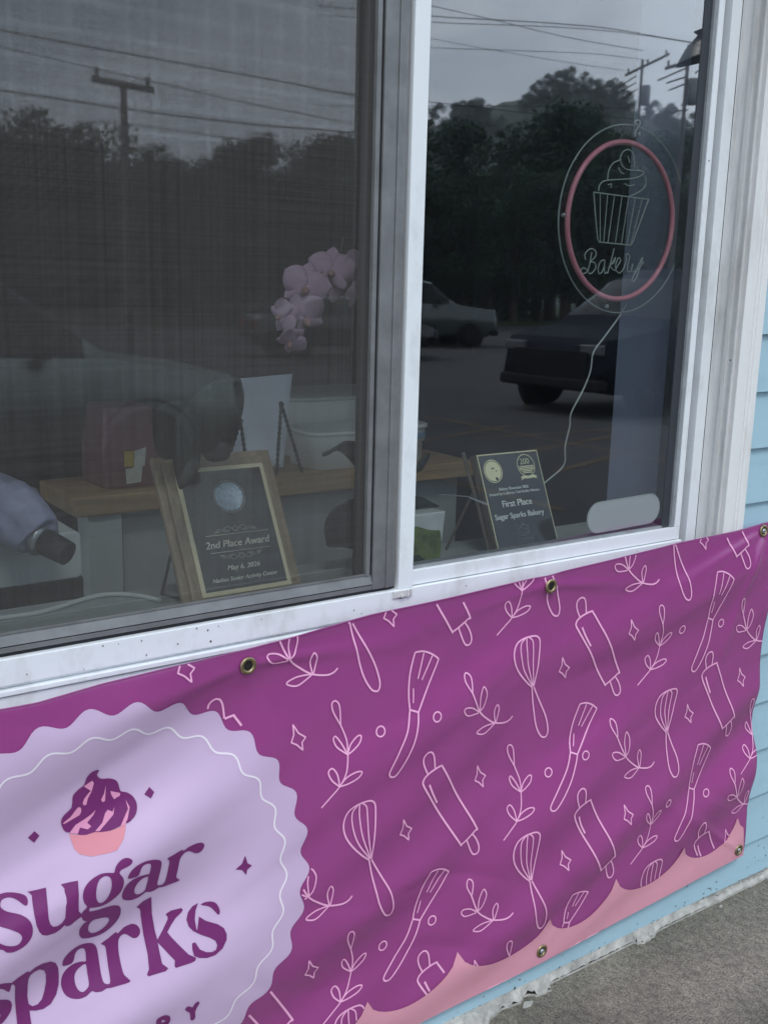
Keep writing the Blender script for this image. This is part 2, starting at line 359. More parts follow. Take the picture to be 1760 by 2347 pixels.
def glass(name, k=4.0, tint=(.93, .96, .96), rough=0.0, wav=0.0, lo=0.0):
    """flat clear pane: Fresnel reflection of k surfaces over clear transmission"""
    m = bpy.data.materials.new(name); m.use_nodes = True; n = m.node_tree; n.nodes.clear()
    o = n.nodes.new('ShaderNodeOutputMaterial'); fr = n.nodes.new('ShaderNodeFresnel'); fr.inputs['IOR'].default_value = 1.5
    mm = n.nodes.new('ShaderNodeMath'); mm.operation = 'MULTIPLY'; mm.inputs[1].default_value = k; mm.use_clamp = True; n.links.new(fr.outputs[0], mm.inputs[0])
    ge = n.nodes.new('ShaderNodeNewGeometry'); iv = n.nodes.new('ShaderNodeMath'); iv.operation = 'SUBTRACT'; iv.inputs[0].default_value = 1; n.links.new(ge.outputs['Backfacing'], iv.inputs[1])
    m0 = mm; mm = n.nodes.new('ShaderNodeMath'); mm.operation = 'MULTIPLY'; n.links.new(m0.outputs[0], mm.inputs[0]); n.links.new(iv.outputs[0], mm.inputs[1])
    t = n.nodes.new('ShaderNodeBsdfTransparent'); t.inputs[0].default_value = tint+(1,)
    g = n.nodes.new('ShaderNodeBsdfGlossy'); g.inputs['Roughness'].default_value = rough; g.inputs[0].default_value = (.96, .98, 1, 1)
    if wav:
        tcc = n.nodes.new('ShaderNodeTexCoord'); nn = n.nodes.new('ShaderNodeTexNoise'); nn.inputs['Scale'].default_value = 3.0; nn.inputs['Detail'].default_value = 1
        bb = n.nodes.new('ShaderNodeBump'); bb.inputs['Strength'].default_value = wav; bb.inputs['Distance'].default_value = .003
        n.links.new(tcc.outputs['Object'], nn.inputs[0]); n.links.new(nn.outputs[0], bb.inputs['Height']); n.links.new(bb.outputs[0], g.inputs['Normal'])
    x = n.nodes.new('ShaderNodeMixShader'); n.links.new(mm.outputs[0], x.inputs[0]); n.links.new(t.outputs[0], x.inputs[1]); n.links.new(g.outputs[0], x.inputs[2]); n.links.new(x.outputs[0], o.inputs[0])
    return m
M['glass'] = glass('window_glass', 5.8, rough=.018)
M['glassL'] = glass('window_glass_left', 4.4, rough=.022)
M['acryl'] = glass('clear_acrylic', 1.2, tint=(.90, .92, .92))
def screen_mat():
    """woven fly screen: grey yarns with open squares between them"""
    m = bpy.data.materials.new('insect_screen_weave'); m.use_nodes = True; n = m.node_tree; n.nodes.clear()
    o = n.nodes.new('ShaderNodeOutputMaterial'); t = n.nodes.new('ShaderNodeTexCoord'); sp = n.nodes.new('ShaderNodeSeparateXYZ'); n.links.new(t.outputs['Object'], sp.inputs[0])
    outs = []
    for ax, wd in (('X', .145), ('Z', .165)):
        d = n.nodes.new('ShaderNodeMath'); d.operation = 'DIVIDE'; d.inputs[1].default_value = .00155; n.links.new(sp.outputs[ax], d.inputs[0])
        f = n.nodes.new('ShaderNodeMath'); f.operation = 'FRACT'; n.links.new(d.outputs[0], f.inputs[0])
        l = n.nodes.new('ShaderNodeMath'); l.operation = 'LESS_THAN'; l.inputs[1].default_value = wd; n.links.new(f.outputs[0], l.inputs[0]); outs.append(l)
    mxm = n.nodes.new('ShaderNodeMath'); mxm.operation = 'MAXIMUM'; n.links.new(outs[0].outputs[0], mxm.inputs[0]); n.links.new(outs[1].outputs[0], mxm.inputs[1])
    # uneven tension: faint brighter yarns
    mp_ = n.nodes.new('ShaderNodeMapping'); mp_.inputs['Scale'].default_value = (230, 60, 1.6); n.links.new(t.outputs['Object'], mp_.inputs[0])
    z = n.nodes.new('ShaderNodeTexNoise'); z.inputs['Scale'].default_value = 1; z.inputs['Detail'].default_value = 3; n.links.new(mp_.outputs[0], z.inputs[0])
    mp2 = n.nodes.new('ShaderNodeMapping'); mp2.inputs['Scale'].default_value = (2.5, 1, 330); n.links.new(t.outputs['Object'], mp2.inputs[0])
    z2 = n.nodes.new('ShaderNodeTexNoise'); z2.inputs['Scale'].default_value = 1; z2.inputs['Detail'].default_value = 2; n.links.new(mp2.outputs[0], z2.inputs[0])
    ad = n.nodes.new('ShaderNodeMath'); ad.operation = 'ADD'; n.links.new(z.outputs[0], ad.inputs[0]); n.links.new(z2.outputs[0], ad.inputs[1])
    r = n.nodes.new('ShaderNodeMapRange'); r.inputs['From Min'].default_value = .7; r.inputs['From Max'].default_value = 1.3; r.inputs['To Min'].default_value = .125; r.inputs['To Max'].default_value = .198; n.links.new(ad.outputs[0], r.inputs[0])
    cb = n.nodes.new('ShaderNodeCombineColor'); 
    for i in range(3):
        wm = n.nodes.new('ShaderNodeMath'); wm.operation = 'MULTIPLY'; wm.inputs[1].default_value = (1.03, .99, .93)[i]; n.links.new(r.outputs[0], wm.inputs[0]); n.links.new(wm.outputs[0], cb.inputs[i])
    df = n.nodes.new('ShaderNodeBsdfDiffuse'); n.links.new(cb.outputs[0], df.inputs[0]); tr = n.nodes.new('ShaderNodeBsdfTransparent')
    x = n.nodes.new('ShaderNodeMixShader'); n.links.new(mxm.outputs[0], x.inputs[0]); n.links.new(tr.outputs[0], x.inputs[1]); n.links.new(df.outputs[0], x.inputs[2]); n.links.new(x.outputs[0], o.inputs[0])
    return m
M['screen'] = screen_mat()

# ================================================================== SETTING
def struct(name, mb, m): o = mb.build(name, m, loc=(0, 0, 0)); o['kind'] = 'structure'; return o
random.seed(4)
struct('sidewalk', MB().box(-9, 14, -2.6, 0.06, -.16, 0), M['concrete'])
struct('kerb', MB().box(-9, 14, -2.76, -2.604, -.17, -.004), M['concrete'])
struct('parking_lot', MB().add([(-90, -62, -.18), (110, -62, -.18), (110, 12, -.18), (-90, 12, -.18)], [(0, 1, 2, 3)]), M['asphalt'])
struct('ground', MB().add([(-300, -400, -.22), (400, -400, -.22), (400, 60, -.22), (-300, 60, -.22)], [(0, 1, 2, 3)]), M['grass'])
struct('grass_verge', MB().box(-90, 110, -62, -36.5, -.17, -.05), M['grass'])
# low wooded hill beyond the lot
hb = MB(); nx, ny = 50, 14; vs = []
for j in range(ny):
    for i in range(nx):
        x = -90+i*3.4; t = j/(ny-1); y = -55-45*t
        h = 17*math.exp(-((x+2)/26)**2)*math.sin(PI*min(t*1.3, 1)*.5) + 5*math.exp(-((x-52)/18)**2)*t
        vs.append((x, y, -.2+h+noise.noise(Vector((x*.15, y*.15, 0)))*1.0*t))
hb.add(vs, [(j*nx+i, j*nx+i+1, (j+1)*nx+i+1, (j+1)*nx+i) for j in range(ny-1) for i in range(nx-1)], 0, True)
struct('hill', hb, M['fol_dark'])
# worn painted hatching on the asphalt close to the kerb (seen mirrored in the pane)
def paint(pairs, wd=.10):
    mb = MB()
    for a, b in pairs:
        a = mir(atz('RF', *a, -.176)); b = mir(atz('RF', *b, -.176)); a.z = b.z = -.1755+random.random()*.001
        d = (b-a).normalized(); n = Vector((-d.y, d.x, 0))*wd/2
        mb.add([a-n, b-n, b+n, a+n], [(0, 1, 2, 3)])
    return mb
o = paint([((40, 1008), (350, 1046)), ((30, 1150), (560, 1060)), ((360, 1135), (1160, 1082)), ((640, 1215), (1170, 1118)), ((820, 1330), (1170, 1235))], .11).build('painted_hatching', M['yellow'], loc=(0, 0, 0))
tag(o, kind='structure')
b = MB()
for i in range(9):
    xx = -8+i*2.8; b.add([(xx, -9.4, -.1757), (xx+.1, -9.4, -.1757), (xx+.1, -4.3, -.1757), (xx, -4.3, -.1757)], [(0, 1, 2, 3)])
o = b.build('parking_bay_lines', M['yellow'], loc=(0, 0, 0)); tag(o, kind='structure')

# interior shell (part of the building)
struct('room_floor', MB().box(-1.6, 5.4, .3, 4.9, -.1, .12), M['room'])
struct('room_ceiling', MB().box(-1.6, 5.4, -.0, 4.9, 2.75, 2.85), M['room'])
# the left side wall has a wide unseen opening, added to light the counter
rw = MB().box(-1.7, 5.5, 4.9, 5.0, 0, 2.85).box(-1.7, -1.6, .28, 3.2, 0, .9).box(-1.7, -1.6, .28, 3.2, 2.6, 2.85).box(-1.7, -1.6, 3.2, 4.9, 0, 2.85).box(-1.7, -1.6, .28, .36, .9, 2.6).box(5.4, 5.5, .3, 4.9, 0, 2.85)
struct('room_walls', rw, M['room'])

# ------------------------------------------------------------------ wall with lap siding
XW0, XW1, ZT = -2.4, 6.0, 3.0
OX0, OX1, OZ0, OZ1 = .195, 2.065, .86, 2.44
wall = empty('siding_wall', (0, 0, 0), 'pale blue wood lap siding wall around the window and behind the banner', 'wall')
def laps(mb, x0, x1, z0, z1):
    e = .135; k = 0
    while k*e < z1:
        za, zb = max(k*e, z0), min((k+1)*e, z1)
        if k == 0: za = max(za, .0293)
        if zb-za > .004:
            ya = -.014 + .012*((za-k*e)/e); yb = -.014+.012*((zb-k*e)/e)
            n = max(2, int((x1-x0)/.12)); vs = []
            for i in range(n+1):
                x = x0+(x1-x0)*i/n; wv = .0012*noise.noise(Vector((x*1.7, k*3.1, 0)))
                vs += [(x, ya+wv, za+wv), (x, yb+wv, zb), (x, .004, zb), (x, .004, za+wv)]
            for i in range(n):
                p = i*4; q = p+4
                mb.add([], [])
                b0 = 0
            base = len(mb.v); mb.v += vs
            for i in range(n):
                p = base+i*4; q = p+4
                for a, b in ((0, 1), (1, 2), (2, 3), (3, 0)): mb.f.append((p+a, q+a, q+b, p+b)); mb.m.append(0); mb.sm.append(False)
        k += 1
sb = MB()
laps(sb, XW0, XW1, 0, OZ0-.002); laps(sb, XW0, OX0-.075, OZ0, OZ1+.07); laps(sb, 2.137, XW1, OZ0, OZ1+.07); laps(sb, XW0, XW1, OZ1+.07, ZT)
sb.build('siding', M['siding'], wall)
cb = MB().box(XW0, XW1, .006, .28, -.1, OZ0).box(XW0, XW1, .006, .28, OZ1, ZT).box(XW0, OX0-.002, .006, .28, OZ0, OZ1).box(2.067, XW1, .006, .28, OZ0, OZ1)
cb.build('wall_core', M['room'], wall)
nb = MB()
for k, (x, z) in enumerate([(2.262, 1.085), (2.30, .83), (2.34, .42), (2.33, .30), (2.25, 1.50)]):
    nb.lathe([(.0032, 0), (.0032, .0025), (0.001, .003)], (x, -.008, z), (0, -1, 0), 10)
nb.build('nail_heads', M['track'], wall)
sp_b = MB(); rd2 = random.Random(8)
for i in range(170):
    x_ = .9+2.6*rd2.random(); z_ = .031+.085*rd2.random()**2.6; r_ = rd2.uniform(.0008, .0026); nn_ = 7
    y_ = -.0146+.012*(z_/.135); sp_b.add([(x_+r_*rd2.uniform(.7, 1.5)*math.cos(2*PI*k/nn_), y_-.0006, z_+r_*math.sin(2*PI*k/nn_)) for k in range(nn_)], [tuple(range(nn_))])
sp_b.build('splash_dirt', mat('splash_dirt', (.09, .09, .085), .95), wall)

# flaking mortar along the foot of the wall
edge = [(40, 1560), (60, 1480), (130, 1420), (240, 1385), (255, 1335), (330, 1345), (410, 1312), (395, 1262), (455, 1252), (480, 1205), (540, 1195), (560, 1165), (625, 1140), (690, 1095), (720, 1075), (775, 1095), (800, 1050), (870, 1030), (905, 1045), (950, 1037), (1010, 992), (1030, 955), (1100, 920), (1190, 875), (1185, 857)]
pts = [atz(8, x, y, 0) for x, y in edge]
jag = []
for a, b2 in zip(pts[:-1], pts[1:]):
    for k in range(5):
        t = k/5; p = a.lerp(b2, t); jag.append((p.x+random.uniform(-.002, .002), p.y+random.uniform(-.002, .002)))
jag.append((pts[-1].x, pts[-1].y))
x0 = jag[0][0]; left = []
xx = x0-.03
while xx > -.4: left.append((xx, -.055+.018*noise.noise(Vector((xx*9, 0, 0)))+random.uniform(-.006, .006))); xx -= .02
xx = jag[-1][0]+.03; tail = []
while xx < 3.2: tail.append((xx, -.016+.007*noise.noise(Vector((xx*11, 5, 0)))+random.uniform(-.003, .003))); xx += .022
poly = [(-.4, .0045)]+left[::-1]+jag+tail+[(3.2, .0045)]
poly = [(p[0], min(p[1], -.0165) if p[1] < .004 or i_ not in (0, len(poly)-1) else p[1]) for i_, p in enumerate(poly)]; poly[0] = (poly[0][0], .0045); poly[-1] = (poly[-1][0], .0045)
oxy = poly[1:-1]
def lin_o(x):
    for a_, b_ in zip(oxy[:-1], oxy[1:]):
        if min(a_[0], b_[0]) <= x <= max(a_[0], b_[0]): return b_[1]
    return -.02
V, T = fill([poly], .008)
mb = MB(); vs = []
for v in V:
    oy = max(.017, -lin_o(v[0])); dd = min(1, max(0, (-v[1]-.011)/max(.006, oy-.011))); h = (.026*(1-dd)**.75+.004)*(1 if v[0] < 2.1 else max(.42, 1-(v[0]-2.1)*5))+.0045*noise.noise(Vector((v[0]*60, v[1]*60, 1)))+.0025*noise.noise(Vector((v[0]*170, v[1]*170, 3)))
    vs.append((v[0], v[1], max(.002, h)))
mb.add(vs, T, 0, False)
n = len(poly); mb.add([(p[0], p[1], .006) for p in poly]+[(p[0], p[1], -.004) for p in poly], [(i, (i+1) % n, n+(i+1) % n, n+i) for i in range(n)])
o = mb.build('mortar_strip', M['crack'], loc=(1.2, -.02, 0)); tag(o, 'crumbling pale mortar strip where the blue wall meets the sidewalk', 'mortar')
for k, (cx_, cy_, r) in enumerate([(272, 1392, .011), (1205, 868, .006), (1385, 825, .005)]):
    p = atz(8, cx_, cy_, 0); q = MB(); N = 9
    ring = [(p.x+r*(1.4 if k == 0 else 1)*math.cos(a*2*PI/N)*random.uniform(.7, 1.2), p.y+r*.6*math.sin(a*2*PI/N)*random.uniform(.7, 1.2)) for a in range(N)]
    q.prism(ring, lambda a, b, d: (a, b, d), 0, .004)
    o = q.build('mortar_chip', M['crack'], loc=(p.x, p.y, 0)); tag(o, ['larger loose chip of pale mortar lying on the sidewalk at the bottom of the photo', 'small mortar crumb on the sidewalk just past the end of the mortar strip', 'small mortar crumb on the sidewalk farthest from the mortar strip'][k], 'chip', 'chips of mortar on the sidewalk')

# ------------------------------------------------------------------ window
win = empty('sliding_window', (1.13, 0, .9), 'white vinyl sliding window with an insect screen over its left half', 'window')
fr = MB()
YF = .045
fr.box(.20, 2.0, YF, .10, .955, .9985)                       # bottom rail face
fr.box(.20, 2.0, YF+.008, .10, .949, .955)
fr.box(.20, 2.0, YF-.005, .10, .940, .949)
fr.box(.20, 2.0, YF+.004, .10, .9365, .940)
fr.box(.20, 2.0, YF, .10, .87, .9365)
fr.box(1.1652, 1.1990, YF-.0002, .10, .9987, 2.36)           # mullion
fr.box(.20, .265, YF, .10, .9987, 2.36); fr.box(.20, 2.03, YF+.0003, .10, 2.36, 2.42)
fr.build('frame', M['vinyl'], win, bevel=.0015)
sj = MB()
sj.box(2.0005, 2.012, .066, .10, .90, 2.36).box(2.012, 2.030, .078, .10, .90, 2.36)
sj.build('side_channel', M['steelgrey'], win, bevel=.002)
sf = MB().box(2.0305, 2.0640, .058, .10, .90, 2.40)
sf.build('side_flange', M['vinyl'], win, bevel=.001)
sl = MB(); sl.obox((.20, -.004, .872), (1.86, 0, 0), (0, .07, .006), (0, 0, .010)); sl.build('sill', M['vinyl'], win)
# fixed right sash
sh = MB().box(1.1995, 1.9965, .052, .085, 1.0005, 1.0300).box(1.979, 1.9965, .0515, .085, 1.0303, 2.355)
sash = sh.build('right_sash', M['vinyl'], win, bevel=.001)
MB().box(1.9662, 1.9788, .0545, .085, 1.0303, 2.355).build('glazing_bead', M['steelgrey'], sash)
MB().box(1.9410, 1.9660, .0605, .085, 1.0303, 2.355).build('dark_gasket', M['track'], sash)
MB().box(1.1995, 1.9405, .0595, .085, 1.0302, 1.0365).build('bottom_gasket', M['steelgrey'], sash)
MB().box(1.1990, 1.9412, YG, YG+.0012, 1.031, 2.36).build('glass_pane', M['glass'], sash)
# left inner sash behind the screen
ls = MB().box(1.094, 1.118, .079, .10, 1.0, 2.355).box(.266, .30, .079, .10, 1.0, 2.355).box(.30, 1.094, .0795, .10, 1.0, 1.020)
lsash = ls.build('left_sash', mat('dark_grey_sash', (.06, .06, .062), .5), win)  # one even dark grey for the whole left sash
MB().box(1.118, 1.1645, .083, .10, 1.0, 2.355).build('sash_groove', M['track'], lsash)
MB().box(.298, 1.096, .086, .0872, 1.018, 2.357).build('glass_pane', M['glassL'], lsash)
# insect screen
sc = MB()
sc.box(1.107, 1.1365, .050, .062, 1.006, 2.35).box(1.1365, 1.1445, .0475, .062, 1.006, 2.35).box(1.1445, 1.158, .050, .062, 1.006, 2.35)
sc.obox((.27, .0500, 1.0165), (.837, 0, 0), (0, .009, 0), (0, .006, .0172)).box(.27, 1.107, .0515, .062, 1.006, 1.0145)
sc.box(.27, .30, .050, .062, 1.034, 2.35)
scf = sc.build('insect_screen', M['screenframe'], win, bevel=.0008)
MB().box(1.0925, 1.1015, .0525, .062, 1.034, 2.35).box(.30, 1.0925, .0545, .062, 1.0341, 1.037).build('spline_lip', M['screenframe'], scf)
MB().box(1.1016, 1.1069, .056, .062, 1.034, 2.35).box(.27, 1.107, .054, .062, 1.0146, 1.0164).box(1.158, 1.1651, .060, .075, .999, 2.355).box(.266, 1.158, .058, .075, .9986, 1.0058).build('shadow_gap', M['gap_shade'], scf)  # black strips paint the shade in the gaps around the screen frame
MB().add([(.30, .0575, 1.035), (1.0925, .0575, 1.035), (1.0925, .0575, 2.35), (.30, .0575, 2.35)], [(0, 1, 2, 3)]).build('mesh_cloth', M['screen'], scf)
rd = random.Random(5); dm = MB()
for i in range(26):
    x_ = .30+1.66*rd.random(); z_ = .957+.036*rd.random(); L_ = rd.uniform(.002, .012); dm.box(x_, x_+rd.uniform(.0008, .002), YF-.0006, YF-.0001, z_-L_*.3, z_)
for x_, z_ in ((.705, .972), (1.062, .974), (.575, .9925), (.74, .9935), (1.42, .965), (1.63, .972)): dm.lathe([(.0016, 0), (.0014, .0006), (.0002, .0008)], (x_, YF-.0001, z_), (0, -1, 0), 8)
dm.build('dirt_specks', mat('frame_dirt', (.24, .22, .19), .9), win)
# latch bracket at the foot of the mullion
lb = MB().box(1.150, 1.196, .0405, .0446, .984, .997).box(1.181, 1.187, .036, .0404, .985, .9985).box(1.168, 1.172, .036, .0404, .984, .990)
lb.build('latch_bracket', M['jamb'], win, bevel=.0008)
MB().box(1.1872, 1.1905, .0400, .0404, .984, .998).box(1.163, 1.178, .0400, .0404, .9815, .9832).build('latch_slot', M['track'], win)
# right casing and jamb reveal, left and top trim
cs = MB().box(2.0655, 2.093, -.0205, .0055, .88, 2.50).box(2.0932, 2.107, -.0165, .0055, .88, 2.50).box(2.1072, 2.1155, -.019, .0055, .88, 2.50).box(2.1157, 2.1365, -.0235, .0055, .88, 2.50)
cs.box(.122, .1945, -.0205, .0055, .88, 2.50).box(.1947, 2.0653, -.0206, .0055, 2.42, 2.50)
cs.build('casing', M['casing'], win, bevel=.001)
jb = MB().box(2.0642, 2.0654, -.0195, .057, .90, 2.42).box(.1948, .1990, -.0195, .057, .90, 2.42)
jb.box(2.0595, 2.0641, .012, .022, .90, 2.42).box(2.058, 2.0641, -.008, -.004, .90, 2.42)
jb.build('jamb', M['jamb'], win)
# inside: stool board and reveals
MB().box(.2, 2.05, .1003, .300, .975, .9985).build('inner_stool', M['stool'], win, bevel=.002)
MB().box(1.992, 2.066, .1003, .2835, .9987, 2.44).box(.195, .262, .1003, .2835, .9987, 2.44).build('inner_reveal', M['reveal'], win)
MB().box(.262, 1.992, .1003, .2835, 2.40, 2.44).build('head_reveal', M['reveal'], win)

# frosted oval on the inner side of the right pane
a = at(4, 855, 985, .068); b2 = at(4, 1172, 905, .068)
hw = (b2.x-a.x)/2*1.0; cx = (a.x+b2.x)/2; hh = .0345; zc = 1.0785
pp = []
for i in range(16): th = PI/2+PI*i/15; pp.append((-hw+hh+hh*math.cos(th), hh*math.sin(th)))
for i in range(16): th = -PI/2+PI*i/15; pp.append((hw-hh+hh*math.cos(th), hh*math.sin(th)))
pp = [(cx+x_-z_*.02, zc+z_+x_*.02) for x_, z_ in pp]
ov = MB().prism(pp, lambda a, b, d: (a, d, b), .0655, .0690)
rim = MB().tube([(a, .0665, b) for a, b in pp], .0020, 6, closed=True)
orx = empty('oval_plate', (cx, .067, zc-hh), 'frosted off white oval plastic plate behind the bottom corner of the right pane', 'plate')
ov.build('face', M['frost'], orx); rim.build('rim', M['tub'], orx)

# ------------------------------------------------------------------ text and planar helpers
def text_mesh(s, font_shear=0.0):
    cu = bpy.data.curves.new('txt', 'FONT'); cu.body = s; cu.size = 1; cu.shear = font_shear; cu.resolution_u = 3
    o = bpy.data.objects.new('txt', cu); C.objects.link(o); bpy.context.view_layer.update()
    me = o.to_mesh(); vs = [(v.co.x, v.co.y) for v in me.vertices]; fs = [tuple(p.vertices) for p in me.polygons]
    o.to_mesh_clear(); bpy.data.objects.remove(o); bpy.data.curves.remove(cu)
    return vs, fs
class Plane:
    def __init__(s, P, e1, e2): s.P = Vector(P); s.a = Vector(e1).normalized(); s.b = Vector(e2).normalized(); s.n = s.a.cross(s.b).normalized()   # n points to the viewer
    def pt(s, u, v, d=0): return s.P+s.a*u+s.b*v+s.n*d
    def hit(s, k, x, y):
        x, y = px(k, x, y); d = Vector(_ray(x, y)); c = Vector(CAM); t = (s.P-c).dot(s.n)/d.dot(s.n); q = c+d*t-s.P
        return (q.dot(s.a), q.dot(s.b))
    def text(s, mb, txt, p0, p1, k, hgt=None, d=.0006, mi=0, shear=0, bold=0):
        (u0, v0), (u1, v1) = s.hit(k, *p0), s.hit(k, *p1); vs, fs = text_mesh(txt, shear)
        xa = min(v[0] for v in vs); xb = max(v[0] for v in vs); sc_ = (u1-u0)/(xb-xa); sy = sc_ if hgt is None else hgt/.72; v0 = (v0+v1)/2
        for k2 in range(1 if not bold else 3):
            off = (k2-1)*bold if bold else 0
            mb.add([s.pt(u0+(x-xa)*sc_+off, v0+y*sy, d+k2*.00003) for x, y in vs], fs, mi)
    def stroke(s, mb, pts, wd, d=.0006, mi=0, k=None, closed=False, sm=4):
        if k is not None: pts = [s.hit(k, *p) for p in pts]
        if sm: pts = smooth_pts(pts, sm, closed)
        strip(mb, pts, wd, lambda u, v: s.pt(u, v, d), mi, closed)
def strip(mb, pts, wd, fn, mi=0, closed=False, keep=None, mitre=True):
    N = len(pts); L = []; R = []
    for i in range(N):
        a = np.array(pts[i-1] if (i > 0 or closed) else pts[0]); b = np.array(pts[(i+1) % N] if (i < N-1 or closed) else pts[-1])
        t = b-a; l = np.hypot(*t); t = t/l if l > 1e-9 else np.array([1, 0.]); nrm = np.array([-t[1], t[0]])
        p = np.array(pts[i]); L.append(p+nrm*wd/2); R.append(p-nrm*wd/2)
    for i in range(N if closed else N-1):
        j = (i+1) % N
        if keep and not (keep(*pts[i]) and keep(*pts[j])): continue
        mb.add([fn(*L[i]), fn(*R[i]), fn(*R[j]), fn(*L[j])], [(0, 1, 2, 3)], mi, True)

# ------------------------------------------------------------------ plaques on the stool
def plaque_plane(P, tilt): t = math.radians(tilt); return Plane(P, (1, 0, 0), (0, math.sin(t), math.cos(t)))
# first place plaque
pl = plaque_plane((1.490, .120, 1.0035), 23.7); W2, H2 = .179, .230
r2 = empty('award_plaque', (1.58, .14, .9985), 'black first place award plaque with gold edge lines and two gold emblems', 'plaque', 'award plaques in the window')
MB().obox(pl.pt(-.002, -.004, -.022), pl.a*(W2+.004), pl.b*(H2+.006), pl.n*.0195).build('backing_board', M['walnut'], r2, bevel=.0015)
MB().obox(pl.pt(0, 0, -.0022), pl.a*W2, pl.b*H2, pl.n*.0022).build('plate', M['plate'], r2)
g = MB()
for (u0, v0, u1, v1) in ((0, 0, .0025, H2), (0, H2-.0025, W2, H2), (W2-.002, 0, W2, H2)): g.add([pl.pt(u0, v0, .0004), pl.pt(u1, v0, .0004), pl.pt(u1, v1, .0004), pl.pt(u0, v1, .0004)], [(0, 1, 2, 3)])
g.build('edge_line', M['goldlet'], r2)
t = MB()
pl.text(t, 'Bakery Showcase 2026', (580, 862), (1042, 812), 'P2', bold=.00025)
pl.text(t, 'Hosted by Celebrity Chef Buddy Valastro', (430, 948), (1218, 862), 'P2', bold=.0002)
pl.text(t, 'First Place', (638, 1125), (1102, 1072), 'P2', bold=.0005)
pl.text(t, 'Sugar Sparks Bakery', (520, 1325), (1292, 1235), 'P2', bold=.0004)
t.build('lettering', mat('engraved_white', (.93, .93, .88), .5), r2)
em = MB()
cu, cv = pl.hit('P2', 480, 555); R = .0255
def disc(mb, P, cu, cv, r, d, n=40, mi=0, ring=0):
    pts = [(cu+r*math.cos(2*PI*i/n), cv+r*math.sin(2*PI*i/n)) for i in range(n)]
    if ring: strip(mb, pts, ring, lambda u, v: P.pt(u, v, d), mi, True)
    else: mb.add([P.pt(u, v, d) for u, v in pts], [tuple(range(n))], mi)
disc(em, pl, cu, cv, R, .0005, ring=.002); disc(em, pl, cu, cv, R-.0028, .0005)
em.build('round_emblem', M['goldlet'], r2)
em = MB(); 
for i in range(5): disc(em, pl, cu+[-.002, .003, .009, .006, -.008][i], cv+[.006, .0065, .000, -.0175, -.004][i], [.0022, .0022, .0018, .0038, .001][i], .0009, 12)
em.build('emblem_mark', M['plate'], r2)
em = MB(); cu, cv = pl.hit('P2', 1000, 460); 
disc(em, pl, cu, cv, .0255, .0005, ring=.0018)
vs, fs = text_mesh('200'); sc_ = .033/1.75
em.add([pl.pt(cu-.0165+x*sc_, cv+.0035+y*sc_, .0006) for x, y in vs], fs)
for i in range(5): em.obox(pl.pt(cu-.022+.002*i*(i > 2), cv-.003-.0037*i, .0003), pl.a*(.044-.004*i*(i > 2)), pl.b*(.0021), pl.n*.0003)
rb = [(-.024, -.026), (-.014, -.0225), (0, -.0245), (.014, -.0225), (.026, -.026), (.022, -.0285), (.026, -.0325), (.014, -.0295), (0, -.0305), (-.014, -.0295), (-.026, -.034), (-.021, -.030)]
em.add([pl.pt(cu+x, cv+y, .0008) for x, y in rb], [tuple(range(len(rb)))])
em.build('anniversary_emblem', M['goldlet'], r2)
cc = MB()
for s_ in ([(860, 1480), (900, 1450), (925, 1420), (940, 1385), (950, 1365), (960, 1385), (930, 1420)], [(950, 1400), (990, 1395), (1030, 1415), (1040, 1445), (1000, 1470), (950, 1455), (920, 1430)], [(850, 1390), (858, 1410), (862, 1420)], [(870, 1520), (920, 1560), (1000, 1560), (1060, 1510)], [(880, 1490), (950, 1530), (1040, 1500), (1050, 1470)],
           [(865, 1600), (900, 1680), (940, 1760)], [(865, 1600), (980, 1620), (1110, 1600)], [(1110, 1600), (1105, 1750)], [(940, 1760), (1020, 1770), (1105, 1750)], [(930, 1620), (960, 1750)], [(980, 1620), (1000, 1750)], [(1030, 1615), (1045, 1750)], [(1070, 1610), (1080, 1750)]):
    pl.stroke(cc, s_, .0009, k='P2', mi=0)
cc.build('cupcake_engraving', mat('dull_engraving', (.34, .34, .30), .5), r2)
# black wire easel behind it
def leg_pts(k, ps, Y): return [at(k, x, y, Y) for x, y in ps]
ea = empty('display_easel', (1.47, .2, .9985), 'thin dark folding easel behind the black first place plaque', 'easel', 'easels holding plaques')
MB().tube([pl.pt(-.012, .245, -.028), pl.pt(-.004, .12, -.028), pl.pt(-.002, -.004, -.028)], .0042, 8).build('front_leg', M['walnut'], ea)
MB().tube([pl.pt(.14, .22, -.028), pl.pt(.19, -.003, -.028)], .0042, 8).build('front_leg', M['walnut'], ea)
p0 = at('P2', 170, 880, .19); p1 = at(4, 235, 1082, .245); p1.z = 1.0
MB().tube([p0, p1], .003, 8).build('rear_leg', M['walnut'], ea)
MB().tube([at(4, 205, 835, .17), at(4, 330, 845, .165), at(4, 415, 880, .15)], [.0008, .0012, .003], 6).build('brace_wire', M['steel'], ea)
q = pl.pt(W2+.012, -.003, .003); MB().tube([pl.pt(W2-.01, -.0015, -.02), pl.pt(W2+.006, -.0015, .0), pl.pt(W2+.012, .006, .008)], .0035, 8).build('foot_peg', M['wire'], ea)

